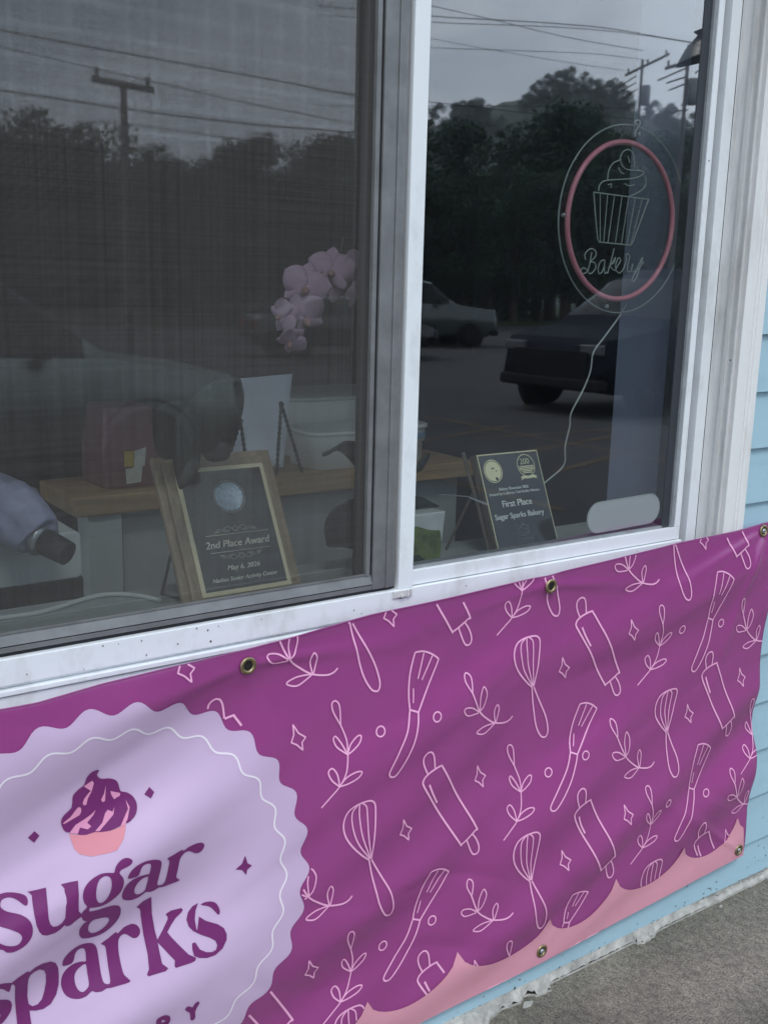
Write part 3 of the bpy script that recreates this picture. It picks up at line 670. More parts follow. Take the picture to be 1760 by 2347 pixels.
# second place plaque
p1 = plaque_plane((.7935, .130, 1.0165), 28.5); W1, H1 = .184, .245
r1 = empty('award_plaque', (.885, .16, .9985), 'second place award plaque in a brown wooden frame with gold border and silver medallion', 'plaque', 'award plaques in the window')
fb = MB()
mL, mR, mT, mB = .033, .027, .030, .026
fb.obox(p1.pt(-mL, -mB, -.026), p1.a*(W1+mL+mR), p1.b*(H1+mB+mT), p1.n*.014)
fbo = fb.build('frame', M['oakframe'], r1, bevel=.002)
fb = MB().obox(p1.pt(-mL+.014, -mB+.009, -.012), p1.a*(W1+mL+mR-.028), p1.b*(H1+mB+mT-.023), p1.n*.0085); fb.build('raised_panel', M['oakframe'], r1, bevel=.0035)
MB().obox(p1.pt(0, 0, -.0034), p1.a*W1, p1.b*H1, p1.n*.0026).build('gold_border', M['gold'], r1)
bb = [p1.hit('P1', *q) for q in ((300, 310), (1172, 262), (1470, 1528), (548, 1668))]
u0, v0, u1, v1 = .0085, .0085, W1-.0085, H1-.0085
MB().obox(p1.pt(u0, v0, -.0006), p1.a*(u1-u0), p1.b*(v1-v0), p1.n*.0010).build('black_plate', M['plate'], r1)
t = MB()
def ptext(mb, P, txt, p0, p1_, k, **kw): P.text(mb, txt, p0, p1_, k, **kw)
p1.text(t, '2nd Place Award', (548, 1168), (1268, 1082), 'P1', shear=.25, d=.001, bold=.0004)
p1.text(t, 'May 6, 2026', (792, 1402), (1158, 1350), 'P1', shear=.35, d=.001, bold=.0003)
p1.text(t, 'Nashua Senior Activity Center', (625, 1540), (1355, 1445), 'P1', shear=.35, d=.001, bold=.0003)
p1.stroke(t, [(540, 1026), (900, 985), (1240, 945)], .0009, d=.001, k='P1'); p1.stroke(t, [(600, 1216), (930, 1175), (1262, 1132)], .0009, d=.001, k='P1')
cu, cv = p1.hit('P1', 885, 940)
for sg, (bu, bv) in ((1, p1.hit('P1', 885, 975)), (-1, p1.hit('P1', 935, 1190))):
    for sx in (-1, 1):
        p1.stroke(t, [(bu+sx*.002, bv+sg*.002), (bu+sx*.010, bv+sg*.011), (bu+sx*.019, bv+sg*.012), (bu+sx*.022, bv+sg*.007), (bu+sx*.016, bv+sg*.004), (bu+sx*.010, bv+sg*.008)], .0006, d=.001)
        p1.stroke(t, [(bu+sx*.014, bv+sg*.002), (bu+sx*.026, bv+sg*.009), (bu+sx*.036, bv+sg*.008), (bu+sx*.041, bv+sg*.004), (bu+sx*.034, bv+sg*.003)], .0006, d=.001)
        p1.stroke(t, [(bu, bv+sg*.003), (bu+sx*.006, bv+sg*.007), (bu, bv+sg*.013)], .0006, d=.001)
        p1.stroke(t, [(bu+sx*.020, bv+sg*.002), (bu+sx*.030, bv+sg*.006), (bu+sx*.044, bv+sg*.002)], .0006, d=.001)
t.build('lettering', mat('engraved_cream', (.80, .77, .66), .5), r1)
cu, cv = p1.hit('P1', 805, 578); md = MB().lathe([(.029, 0), (.0285, .0022), (.026, .003), (.0245, .0018), (.0, .0022)], p1.pt(cu, cv, .0004), p1.n, 40)
md.build('medallion', mat('blued_silver', (.46, .55, .64), .4, .3, nscale=150, namt=.35, bump=.6, bscale=160, bdist=.002), r1)
rg = MB()
for i in range(36):
    a = 2*PI*i/36; rg.tube([p1.pt(cu+.0318*math.cos(a), cv+.0318*math.sin(a), .0015), p1.pt(cu+.0306*math.cos(a+.12), cv+.0306*math.sin(a+.12), .0015)], .0011, 6)
rg.build('rope_rim', mat('pale_silver', (.62, .62, .58), .35, .6), r1)
ea = empty('display_easel', (.80, .26, .9985), 'dark wire easel leg behind the framed second place plaque', 'easel', 'easels holding plaques')
pA = at('P1', 150, 1260, .22); pB = at('P1', 55, 1650, .24); pB.z = 1.0
MB().tube([p1.pt(.03, .2, -.032), pA, pB], .003, 8).build('rear_leg', M['wire'], ea)
MB().tube([pB, p1.pt(-.0, -.0, -.034)], .003, 8).build('cross_wire', M['wire'], ea)

# ------------------------------------------------------------------ neon style sign
YS = .085
sL, sR = at('NS', 510, 1000, YS), at('NS', 1600, 980, YS); sc0 = Vector(((sL.x+sR.x)/2-.001, YS, at('NS', 905, 1825, YS).z+.181)); RD = .1945
sg_ = empty('bakery_sign', (sc0.x, YS, sc0.z-RD), 'round clear acrylic sign with a pink ring, a cupcake outline and the word Bakery', 'sign')
MB().lathe([(RD-.001, 0), (RD, .001), (RD, .004), (RD-.001, .005)], (sc0.x, YS, sc0.z), (0, 1, 0), 96).build('acrylic_disc', M['acryl'], sg_)
MB().tube([(sc0.x+RD*math.cos(2*PI*i/96), YS+.0025, sc0.z+RD*math.sin(2*PI*i/96)) for i in range(96)], .0017, 6, closed=True).build('disc_edge', mat('acrylic_edge', (.34, .38, .36), .3), sg_)
rp = [at('NS', *q, YS-.006) for q in ((553, 1130), (1503, 930), (1110, 332), (950, 1768))]
rcx, rcz = (rp[0].x+rp[1].x)/2, (rp[2].z+rp[3].z)/2; rr = ((rp[1].x-rp[0].x)+(rp[2].z-rp[3].z))/4
MB().tube([(rcx+rr*math.cos(2*PI*i/96), YS-.006, rcz+rr*math.sin(2*PI*i/96)) for i in range(96)], .0058, 10, closed=True).build('pink_ring', M['tubep'], sg_)
def nstroke(mb, pts, r=.0013, sm=5, closed=False):
    P = smooth_pts(pts, sm, closed) if sm else pts
    mb.tube([at('NS', x, y, YS-.003) for x, y in P], r, 6)
cup = MB()
for s_ in ([(835, 780), (842, 730), (880, 692), (960, 680), (1100, 672), (1190, 655), (1242, 620), (1215, 598), (1110, 590), (1060, 565), (1030, 500), (1048, 435), (1100, 405), (1145, 440), (1158, 520), (1155, 580)], [(1035, 497), (965, 530), (925, 600), (915, 680)],
           [(1250, 640), (1262, 715), (1220, 775), (1110, 833)], [(1015, 570), (1032, 610), (1065, 625)], [(1070, 715), (1112, 735), (1162, 722)], [(920, 725), (950, 718), (946, 750)], [(1100, 465), (1115, 525)]): nstroke(cup, s_)
for s_ in ([(790, 792), (1285, 858)], [(790, 792), (805, 1000), (825, 1215), (840, 1243), (1120, 1272)], [(1285, 858), (1140, 1250), (1120, 1272)]): nstroke(cup, s_, .0014, 0)
for a, b2 in (((848, 800), (848, 1240)), ((915, 810), (880, 1243)), ((978, 820), (918, 1248)), ((1045, 828), (985, 1255)), ((1105, 836), (1040, 1260)), ((1165, 845), (1090, 1265)), ((1228, 852), (1125, 1262))): nstroke(cup, [a, b2], .0010, 0)
cup.build('cupcake_outline', M['tubew'], sg_)
let = MB()
for s_ in ([(715, 1405), (712, 1350), (760, 1305), (803, 1320), (810, 1362), (782, 1400), (755, 1420), (800, 1432), (806, 1480), (772, 1525), (742, 1525)], [(772, 1335), (757, 1420), (737, 1498), (708, 1527), (678, 1522), (677, 1492), (702, 1478), (742, 1505)],
           [(885, 1405), (852, 1420), (830, 1480), (836, 1525), (862, 1518), (885, 1460), (891, 1405), (885, 1480), (892, 1527), (910, 1515)], [(975, 1300), (950, 1400), (915, 1530)], [(922, 1480), (968, 1412), (986, 1382), (970, 1432), (940, 1452), (962, 1492), (985, 1500)],
           [(985, 1490), (1012, 1450), (1032, 1410), (1016, 1385), (992, 1430), (990, 1490), (1020, 1525), (1052, 1498)], [(1052, 1498), (1082, 1420), (1085, 1352), (1116, 1372), (1096, 1450), (1095, 1508), (1122, 1512)],
           [(1122, 1512), (1142, 1440), (1136, 1498), (1160, 1510), (1200, 1440), (1232, 1382), (1192, 1520), (1152, 1600), (1134, 1588), (1160, 1530), (1242, 1422)]): nstroke(let, s_, .0013, 5)
let.build('bakery_lettering', M['tubew'], sg_)
for q in ((510, 1000), (1600, 980), (905, 1825), (1190, 270)):
    p = at('NS', *q, YS-.002); MB().lathe([(.0045, 0), (.0045, .004), (.002, .006)], (p.x, p.y, p.z), (0, -1, 0), 12).build('standoff_screw', M['steel'], sg_)
p = at('NS', 1100, 240, YS); MB().box(p.x-.014, p.x+.010, YS-.004, YS+.008, p.z-.012, p.z+.008).box(p.x+.012, p.x+.024, YS-.004, YS+.008, p.z-.026, p.z-.010).build('power_clip', M['trimblack'], sg_, bevel=.002)
hk = MB(); nst = [(1165, 285), (1168, 240), (1190, 205), (1210, 170), (1195, 140), (1165, 150), (1168, 175), (1190, 175)]
hk.tube([at('NS', x, y, YS) for x, y in smooth_pts(nst, 5)], .0014, 6); hk.build('hanging_hook', M['tub'], sg_)
sc_p = at('NS', 1180, 130, .070); MB().lathe([(.018, 0), (.014, .004), (.006, .009), (.0, .010)], (sc_p.x, .0640, sc_p.z), (0, 1, 0), 24).build('suction_cup', M['acryl'], sg_)
cp = [(1240, 345), (1190, 430), (1110, 540), (1045, 632), (1027, 740), (985, 850), (915, 985), (907, 1060), (880, 1180), (872, 1290), (780, 1378), (740, 1410)]
P = smooth_pts(cp, 6); nP = len(P)
MB().tube([at('RF', x, y, .095+.10*(i/nP)**1.5) for i, (x, y) in enumerate(P)], .0019, 6).build('power_cord', M['cord'], sg_)

# ------------------------------------------------------------------ potted orchid right of the mullion
orc = empty('orchid_plant', (1.27, .17, .9985), 'pale mauve moth orchid on an arching stem, potted in a square white pot', 'plant')
pt_ = MB(); pR, pB_ = at(4, 212, 900, .14), at(4, 200, 1165, .14); xr = pR.x; 
pt_.obox((xr-.135, .125, 1.0), (.13, 0, 0), (0, .12, 0), (0, 0, .001)); 
vs = [(xr-.126, .13, 1.0), (xr-.006, .13, 1.0), (xr-.006, .245, 1.0), (xr-.126, .245, 1.0), (xr-.133, .123, 1.122), (xr, .123, 1.122), (xr, .252, 1.122), (xr-.133, .252, 1.122)]
pt_ = MB().add(vs, [(0, 3, 2, 1), (0, 1, 5, 4), (1, 2, 6, 5), (2, 3, 7, 6), (3, 0, 4, 7), (4, 5, 6, 7)]); pot_o = pt_.build('pot', M['pot'], orc, bevel=.003)
zz = lambda t: 1.0+.122*t
gp = [(xr-.122, .1258), (xr-.0072, .1258)]
gb = MB().add([(xr-.122, .1284, 1.002), (xr-.008, .1284, 1.002), (xr-.0055, .1262, 1.055), (xr-.012, .1248, 1.082), (xr-.040, .1246, 1.086), (xr-.075, .1242, 1.098), (xr-.118, .1245, 1.080)], [(0, 1, 2, 3, 4, 5, 6)]); gb.build('green_print', M['moss'], pot_o)
MB().add([(xr-.110, .1274, 1.006), (xr-.050, .1274, 1.006), (xr-.046, .1262, 1.022), (xr-.066, .1254, 1.038), (xr-.100, .1256, 1.034)], [(0, 1, 2, 3, 4)]).build('dark_print', M['mossdark'], pot_o)
def leaf_mesh(k, pts, Y0, Y1, bulge=.02, th=.003, sm=3, step=.012):
    pts = smooth_pts(pts, sm, True); Q = []
    ys = [p[1] for p in pts]; ya, yb = min(ys), max(ys)
    for x, y in pts:
        Y = Y0+(Y1-Y0)*(y-ya)/(yb-ya); Q.append(at(k, x, y, Y))
    xz = [(q.x, q.z) for q in Q]; V, T = fill([xz], step); za, zb = min(z for _, z in xz), max(z for _, z in xz); xa, xb = min(x for x, _ in xz), max(x for x, _ in xz)
    mb = MB(); vs = []
    for v in V:
        t = (zb-v[1])/(zb-za); Y = Y0+(Y1-Y0)*t; s_ = (v[0]-xa)/(xb-xa); vs.append((v[0], Y-bulge*math.sin(PI*min(1, max(0, s_))), v[1]))
    mb.add(vs, T, 0, True); return mb
def leaf(parent, k, pts, Y0, Y1, **kw):
    o = leaf_mesh(k, pts, Y0, Y1, **kw).build('leaf', M['leaf'], parent); s_ = o.modifiers.new('thick', 'SOLIDIFY'); s_.thickness = .003; return o
leaf(orc, 'TB', [(755, 708), (762, 690), (800, 672), (850, 640), (900, 606), (960, 602), (1020, 625), (1090, 680), (1160, 800), (1200, 950), (1120, 960), (1050, 880), (1000, 822), (935, 742), (890, 695), (850, 672), (800, 700), (770, 716)], .17, .20, bulge=.012)
leaf(orc, 3, [(1290, 850), (1285, 780), (1325, 712), (1430, 665), (1560, 680), (1620, 760), (1560, 860), (1430, 880), (1350, 868), (1300, 870)], .19, .20, bulge=.015)
leaf(orc, 4, [(95, 705), (150, 655), (158, 665), (140, 700), (110, 735), (60, 750)], .2, .2, bulge=.004)
leaf(orc, 4, [(60, 850), (120, 845), (170, 870), (205, 890), (120, 892), (60, 895)], .16, .16, bulge=.004)
def blossom(parent, c, r, tilt, roll, face):
    root = MB(); fwd = Vector(face).normalized(); up = Vector((0, 0, 1)); sx_ = fwd.cross(up).normalized(); up = sx_.cross(fwd).normalized()
    ca, sa = math.cos(roll), math.sin(roll); ex = sx_*ca+up*sa; ez = -sx_*sa+up*ca; c = Vector(c)
    def petal(ang, L, Wd, lift, mi):
        dx, dz = math.sin(ang), math.cos(ang); n1, n2 = 7, 5; vs = []
        for i in range(n1+1):
            t = i/n1; wv = Wd*math.sin(PI*min(1, t*.93+.07))**.7
            for j in range(n2):
                s_ = -1+2*j/(n2-1); u, v = s_*wv, L*t
                h = lift*t*t - .12*r*abs(s_)**2*math.sin(PI*t)
                vs.append(c+ex*(dx*v+dz*u)+ez*(dz*v-dx*u)+fwd*(h+.002*(ang != 0)))
        root.add(vs, [(i*n2+j, i*n2+j+1, (i+1)*n2+j+1, (i+1)*n2+j) for i in range(n1) for j in range(n2-1)], mi, True)
    for ang, L, Wd in ((0, r*.95, r*.34), (2.35, r*.9, r*.32), (-2.35, r*.9, r*.32)): petal(ang, L, Wd, -.15*r, 0)
    for ang in (1.25, -1.25): petal(ang, r, r*.55, .05*r, 0)
    fo = root.build('blossom', M['petal'], parent); s_ = fo.modifiers.new('thick', 'SOLIDIFY'); s_.thickness = .0012
    lip = MB(); lip.lathe([(.0, 0), (r*.13, r*.06), (r*.16, r*.2), (r*.08, r*.34), (0, r*.38)], c-ez*r*.12, fwd-ez*.4, 10); lip.build('lip', M['throat'], fo)
for (x, y), rpx, roll, face in (((640, 740), 300, .3, (-.3, -1, .1)), ((610, 1190), 300, -.5, (-.15, -1, -.25)), ((1020, 500), 290, .1, (-.55, -1, .2)), ((1430, 500), 280, .5, (.2, -1, .1)), ((1400, 860), 190, -.3, (.1, -1, -.3)), ((440, 1540), 200, .8, (-.2, -1, -.7)), ((310, 1180), 210, 1.3, (-1, -.6, -.1)), ((1130, 760), 200, 2.2, (.3, -1, -.5))):
    Y = .165+.02*random.random(); c0 = at('FL', x, y, Y); blossom(orc, c0, rpx*CR['FL'][2]*1.9/FPX*1.34, 0, roll, face)
sp_ = [Vector((xr-.06, .19, 1.12)), Vector((xr-.045, .19, 1.30)), Vector((xr-.03, .19, 1.48)), Vector((xr-.06, .19, 1.60)), at('FL', 1380, 300, .19), at('FL', 1150, 330, .19), at('FL', 900, 520, .185), at('FL', 640, 820, .185), at('FL', 560, 1150, .18), at('FL', 480, 1450, .175), at('FL', 520, 1640, .175)]
MB().tube([Vector(p) for p in smooth_pts([tuple(p) for p in sp_], 5)], .0022, 6).build('flower_stem', M['stem'], orc)
MB().tube([at('FL', 1155, 230, .185), at('FL', 1180, 120, .19), at('FL', 1195, 20, .19)], .0012, 5).build('stake_tip', M['stem'], orc)
# second dark leaved plant behind the framed plaque
pl2 = empty('leafy_plant', (.80, .245, .9985), 'dark broad leaved plant hanging over the framed second place plaque', 'plant')
MB().lathe([(.030, 0), (.038, .05), (.042, .075), (.042, .08), (.036, .078)], (.86, .268, .9985), (0, 0, 1), 24).build('pot', M['walnut'], pl2)
leaf(pl2, 3, [(700, 330), (755, 318), (800, 350), (803, 420), (790, 490), (776, 560), (745, 605), (712, 642), (700, 610), (688, 555), (684, 480), (688, 400)], .12, .085, bulge=.012)
leaf(pl2, 3, [(935, 196), (958, 235), (968, 280), (962, 335), (940, 395), (905, 480), (885, 520), (800, 520), (760, 430), (740, 330), (790, 240), (860, 205)], .17, .20, bulge=.02)
leaf(pl2, 3, [(610, 330), (690, 290), (770, 330), (760, 420), (700, 500), (640, 520), (612, 480), (603, 400)], .19, .21, bulge=.015)
st = MB()
for a, b2 in ((at(3, 740, 360, .295), (.845, .272, 1.07)), (at(3, 850, 400, .295), (.86, .272, 1.07)), (at(3, 690, 420, .295), (.83, .272, 1.07))): st.tube([a, Vector(a).lerp(Vector(b2), .5)+Vector((0, .014, .02)), b2], .003, 6)
st.build('stalk', M['leaf'], pl2)

# ------------------------------------------------------------------ things behind: counter and what stands on it
YC, ZC = .80, 1.078
co = empty('counter', (1.4, 1.0, .12), 'white counter with an oak edged top inside the bakery', 'counter')
xl = at(3, 300, 690, YC).x; xr2 = 1.985
MB().box(xl, xl+.36, YC, YC+.26, ZC-.046, ZC).box(xl+.3601, xr2, YC, YC+.62, ZC-.046, ZC).build('oak_top', M['oak'], co, bevel=.003)
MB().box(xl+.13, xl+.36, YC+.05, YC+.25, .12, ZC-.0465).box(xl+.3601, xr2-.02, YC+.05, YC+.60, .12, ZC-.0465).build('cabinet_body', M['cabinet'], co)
MB().box(xl+.035, xl+.115, YC+.015, YC+.09, .12, ZC-.0465).build('leg_post', mat('post_white', (.52, .56, .55), .5), co)
# tubs
def rbox(mb, x0, x1, y0, y1, prof, r=.03, n=6, mi=0):
    """rounded-rectangle loft: prof = [(inset, z)]"""
    rings = []
    for ins, z in prof:
        a0, a1, b0, b1 = x0+ins, x1-ins, y0+ins, y1-ins; rr_ = max(.004, r-ins*.3); ring = []
        for cx_, cy_, st_ in ((a1-rr_, b0+rr_, -PI/2), (a1-rr_, b1-rr_, 0), (a0+rr_, b1-rr_, PI/2), (a0+rr_, b0+rr_, PI)):
            for i in range(n): th = st_+PI/2*i/(n-1); ring.append((cx_+rr_*math.cos(th), cy_+rr_*math.sin(th), z))
        rings.append(ring)
    N = len(rings[0]); vs = [p for rg_ in rings for p in rg_]
    fs = [(i*N+j, i*N+(j+1) % N, (i+1)*N+(j+1) % N, (i+1)*N+j) for i in range(len(rings)-1) for j in range(N)]
    mb.add(vs, fs, mi, True); mb.add(rings[0], [tuple(range(N))[::-1]], mi); mb.add(rings[-1], [tuple(range(N))], mi)
    return mb
ta = at('TB', 690, 822, .86).x; tb_ = at('TB', 1180, 822, .86).x
def tubthing(x0, x1, y0, y1, z0, h, label, lidm, band=None):
    rt = empty('food_tub', ((x0+x1)/2, (y0+y1)/2, z0), label, 'tub', 'plastic tubs on the counter')
    rbox(MB(), x0, x1, y0, y1, [(.012, z0), (.006, z0+.004), (.0, z0+h*.5), (-.002, z0+h*.5+.004), (-.004, z0+h-.012)], .04).build('body', M['tub'], rt)
    rbox(MB(), x0-.008, x1+.008, y0-.008, y1+.008, [(.002, z0+h-.0118), (0, z0+h-.008), (0, z0+h-.002), (.006, z0+h), (.02, z0+h-.001)], .045).build('lid', lidm, rt)
    if band: rbox(MB(), x0-.0045, x1+.0045, y0-.0045, y1+.0045, [(0, z0+h*band), (0, z0+h*band+.012)], .04).build('band', M['blueband'], rt)
    return rt
tubthing(ta, ta+.30, .845, 1.02, ZC, .105, 'lidded milky white tub at the front of the counter beside the mullion', M['tub'])
xb0 = at('TB', 530, 400, 1.08).x
tubthing(xb0, xb0+.44, 1.05, 1.36, ZC, .175, 'larger open white tub standing behind the lidded tub', mat('tub_rim', (.50, .53, .50), .4))
jx = at(4, 128, 700, .87).x
jr = empty('lidded_jar', (jx-.03, .9, ZC), 'small white jar with a blue band just right of the mullion', 'jar')
jz0 = ZC; jz1 = at(4, 150, 528, .87).z
MB().lathe([(.045, 0), (.05, .004), (.052, (jz1-jz0)*.55), (.058, (jz1-jz0)*.57), (.060, (jz1-jz0)*.92)], (jx-.035, .91, jz0), (0, 0, 1), 32).build('body', M['tub'], jr)
MB().lathe([(.0606, 0), (.0606, .018)], (jx-.035, .91, jz0+(jz1-jz0)*.66), (0, 0, 1), 32, cap=False).build('band', M['blueband'], jr)
MB().lathe([(.060, 0), (.066, .003), (.066, .012), (.06, .014), (0, .014)], (jx-.035, .91, jz0+(jz1-jz0)*.92), (0, 0, 1), 32).build('lid', M['tub'], jr)
# paper on twisted wire stands
ps = empty('paper_sheet', (at('TB', 300, 800, .88).x, .88, ZC), 'tall white sheet of paper propped between twisted wire stands', 'paper')
q = [at('TB', 150, 150, .92), at('TB', 545, 118, .92), at('TB', 478, 803, .87), at('TB', 60, 760, .87)]
mb = MB(); n1 = 8
for i in range(n1+1):
    for j in range(n1+1):
        a, b3 = i/n1, j/n1; p = (q[0].lerp(q[1], a)).lerp(q[3].lerp(q[2], a), b3); p.y += .012*math.sin(PI*a)*math.sin(PI*b3)-.004*math.sin(6*a); mb.v.append(tuple(p))
for i in range(n1):
    for j in range(n1): mb.f.append((i*(n1+1)+j, (i+1)*(n1+1)+j, (i+1)*(n1+1)+j+1, i*(n1+1)+j+1)); mb.m.append(0); mb.sm.append(True)
o = mb.build('sheet', M['paper'], ps); s_ = o.modifiers.new('thick', 'SOLIDIFY'); s_.thickness = .0006
def twisted(mb, pts, r=.0034, tw=.010):
    P = [Vector(p) for p in pts]
    for ph in (0, PI):
        Q = []; L = 0
        for i in range(len(P)-1):
            seg = P[i+1]-P[i]; n_ = max(2, int(seg.length/.004)); t = seg.normalized(); e = t.orthogonal().normalized(); g_ = t.cross(e)
            for j in range(n_):
                s2 = L+seg.length*j/n_; a = 2*PI*s2/.028+ph; Q.append(P[i]+seg*j/n_+(e*math.cos(a)+g_*math.sin(a))*r*.8)
            L += seg.length
        mb.tube(Q, r*.75, 6)
for nm, lab, apex, l1, l2 in (('a', 'twisted dark wire stand at the left edge of the white paper', (165, 462), (92, 690), (197, 700)), ('b', 'twisted dark wire stand at the right edge of the white paper', (462, 338), (430, 812), (600, 790))):
    Y = .84; A = at('TB', *apex, Y); B1 = at('TB', *l1, Y); B2 = at('TB', *l2, Y)
    for B in (B1, B2):
        d = (B-A).normalized(); B += d*((ZC-B.z)/d.z) if d.z else d*0
    rt = empty('wire_stand', (A.x, Y, ZC), lab, 'wire stand', 'twisted wire stands on the counter'); mb = MB()
    for B in (B1, B2): mb2 = MB(); twisted(mb2, [A, B]); mb2.build('leg', M['wire'], rt)
    MB().lathe([(.006, -.004), (.007, 0), (.006, .004)], A, (0, 1, 0), 12).build('top_joint', M['wire'], rt)
# pink jug with labels
j0, j1 = at(3, 405, 690, .86).x, at(3, 650, 690, .86).x; jt = at(3, 480, 320, .86).z; 
jg = empty('pink_jug', ((j0+j1)/2, .93, ZC), 'dusty pink plastic jug with a yellow and white label on the counter end', 'jug')
rbox(MB(), j0+.01, j1, .86, 1.04, [(.006, ZC), (0, ZC+.008), (0, ZC+(jt-ZC)*.45), (.008, ZC+(jt-ZC)*.72), (.012, jt-.01), (.018, jt)], .03).build('body', M['pinkjug'], jg)
la, lb_ = at(3, 497, 492, .858), at(3, 540, 615, .858)
def lab(k, ps_, m, nm, Y): MB().add([at(k, x, y, Y) for x, y in ps_], [(0, 1, 2, 3)]).build(nm, m, jg)
lab(3, [(493, 492), (532, 490), (532, 552), (493, 555)], M['labely'], 'yellow_label', .8575); lab(3, [(533, 490), (580, 474), (575, 548), (533, 560)], M['labelw'], 'white_label', .8570); lab(3, [(498, 562), (566, 548), (560, 612), (503, 622)], M['labelw'], 'small_label', .8568)
# white appliance on a dark pedestal, lower left
YA = .45
ax0, ax1, az0, az1 = at('AP', 15, 1000, YA).x, at('AP', 818, 800, YA).x, at('AP', 825, 1060, YA).z, at('AP', 800, 598, YA).z
apx = empty('white_printer', ((ax0+ax1)/2, YA, .12), 'white rounded machine with a black base on a dark stand at the lower left', 'printer')
rb_ = MB(); zz0, zz1 = az0, az1
pts = []
for cx_, cz_, st_ in ((ax1-.012, az0+.012, -PI/2), (ax1-.012, az1-.012, 0), (ax0-.10, az1-.012, PI/2), (ax0-.10, az0+.012, PI)):
    for i in range(5): th = st_+PI/2*i/4; pts.append((cx_+.012*math.cos(th), cz_+.012*math.sin(th)))
rb_.prism(pts, lambda a, b, d: (a, d, b), YA, YA+.24); rb_.build('body', M['appl'], apx, bevel=.003)
MB().box(ax0-.12, ax1+.004, YA+.004, YA+.25, .86, az0-.001).build('black_base', M['trimblack'], apx, bevel=.003)
MB().box(ax0-.12, ax1+.012, YA-.005, YA+.27, .12, .859).build('stand', M['walnut'], apx)
# lilac wrapped umbrella with a dark grip
um = empty('umbrella', (at('AP', 100, 700, .36).x, .36, .9985), 'folded lilac umbrella with a fat dark grip pointing right', 'umbrella')
g0, g1 = at('AP', 420, 690, .34), at('AP', 655, 812, .30); d = (g1-g0)
MB().tube([g0, g0+d*.35, g0+d*.8, g1+d*.12], [.022, .0245, .0235, .0225], 20).build('grip', M['rubber'], um, bevel=.002)
MB().lathe([(.030, -.004), (.032, 0), (.030, .006), (.026, .009)], g0-d.normalized()*.004, d, 24).build('collar', M['steel'], um)
f0 = at('AP', 380, 640, .35); f1 = at('AP', 190, 420, .38); f2 = at('AP', 30, 330, .42); f3 = at('AP', -250, 160, .50)
uc = MB(); pth = smooth_pts([tuple(p) for p in (g0, f0, f1, f2, f3)], 8); N = len(pth)
base = len(uc.v); ng = 28; ring_pts = []
for i, p in enumerate(pth):
    t = Vector(pth[min(i+1, N-1)])-Vector(pth[max(i-1, 0)]); t.normalize(); e = t.cross(Vector((0, 1, 0))).normalized(); g_ = t.cross(e); s2 = i/(N-1); R0 = .024+.022*math.sin(PI*min(1, s2*1.0))**.8+.014*s2
    for j in range(ng):
        a = 2*PI*j/ng; rr_ = R0*(1+.10*math.sin(3*a+4*s2)+.05*math.sin(8*a-7*s2)+.03*math.sin(15*a+11*s2)); uc.v.append(tuple(Vector(p)+e*rr_*math.cos(a)+g_*rr_*math.sin(a)))
for i in range(N-1):
    for j in range(ng): uc.f.append((i*ng+j, i*ng+(j+1) % ng, (i+1)*ng+(j+1) % ng, (i+1)*ng+j)); uc.m.append(0); uc.sm.append(True)
uc.build('canopy', M['lilac'], um)
# white cord along the stool
P = smooth_pts([(-200, 1490), (0, 1470), (200, 1445), (400, 1412), (620, 1350), (840, 1282), (1000, 1242), (1200, 1230), (1420, 1250), (1600, 1290)], 6)
o = MB().tube([atz('AP', x, y, 1.0035) for x, y in P], .0045, 8).build('white_cable', M['cord'], loc=(.6, .25, .9985)); tag(o, 'thick white cable lying along the inner windowsill at the lower left', 'cable')

# ================================================================== BANNER
YB = -.040
def interp(x, T_):
    if x <= T_[0][0]: return T_[0][1]+(x-T_[0][0])*(T_[1][1]-T_[0][1])/(T_[1][0]-T_[0][0])*0
    for (a, fa), (b, fb_) in zip(T_[:-1], T_[1:]):
        if x <= b: return fa+(fb_-fa)*(x-a)/(b-a)
    return T_[-1][1]
def bp(k, x, y): p = at(k, x, y, YB); return (p.x, p.z)
topT = [(-1.2, .93), (-.3, .955)]+[bp('S', *q) for q in ((0, 1628), (87, 1612), (240, 1568), (380, 1533), (554, 1494), (669, 1467), (860, 1413), (1040, 1374), (1259, 1323), (1442, 1276), (1557, 1246), (1697, 1217), (1752, 1200))]+[(2.4, 1.045)]
botT = [(-1.2, .03), (.5, .055)]+[bp('S', *q) for q in ((976, 2347), (1100, 2285), (1400, 2127), (1706.6, 1962.8))]
rz = [bp('S', *q)[::-1] for q in ((1707, 1965), (1728.6, 1750), (1736.5, 1638), (1760, 1423))]+[(1.05, bp('S', 1757, 1200)[0]+.034)]
def bright(z): return interp(z, rz)
gro = [bp('S', *q) for q in ((571, 1527), (1267, 1345), (1750.5, 1217))]
grob = [bp('S', *q) for q in ((1243, 2181), (1694, 1949))]
def bump1(t): return math.exp(-t*t)
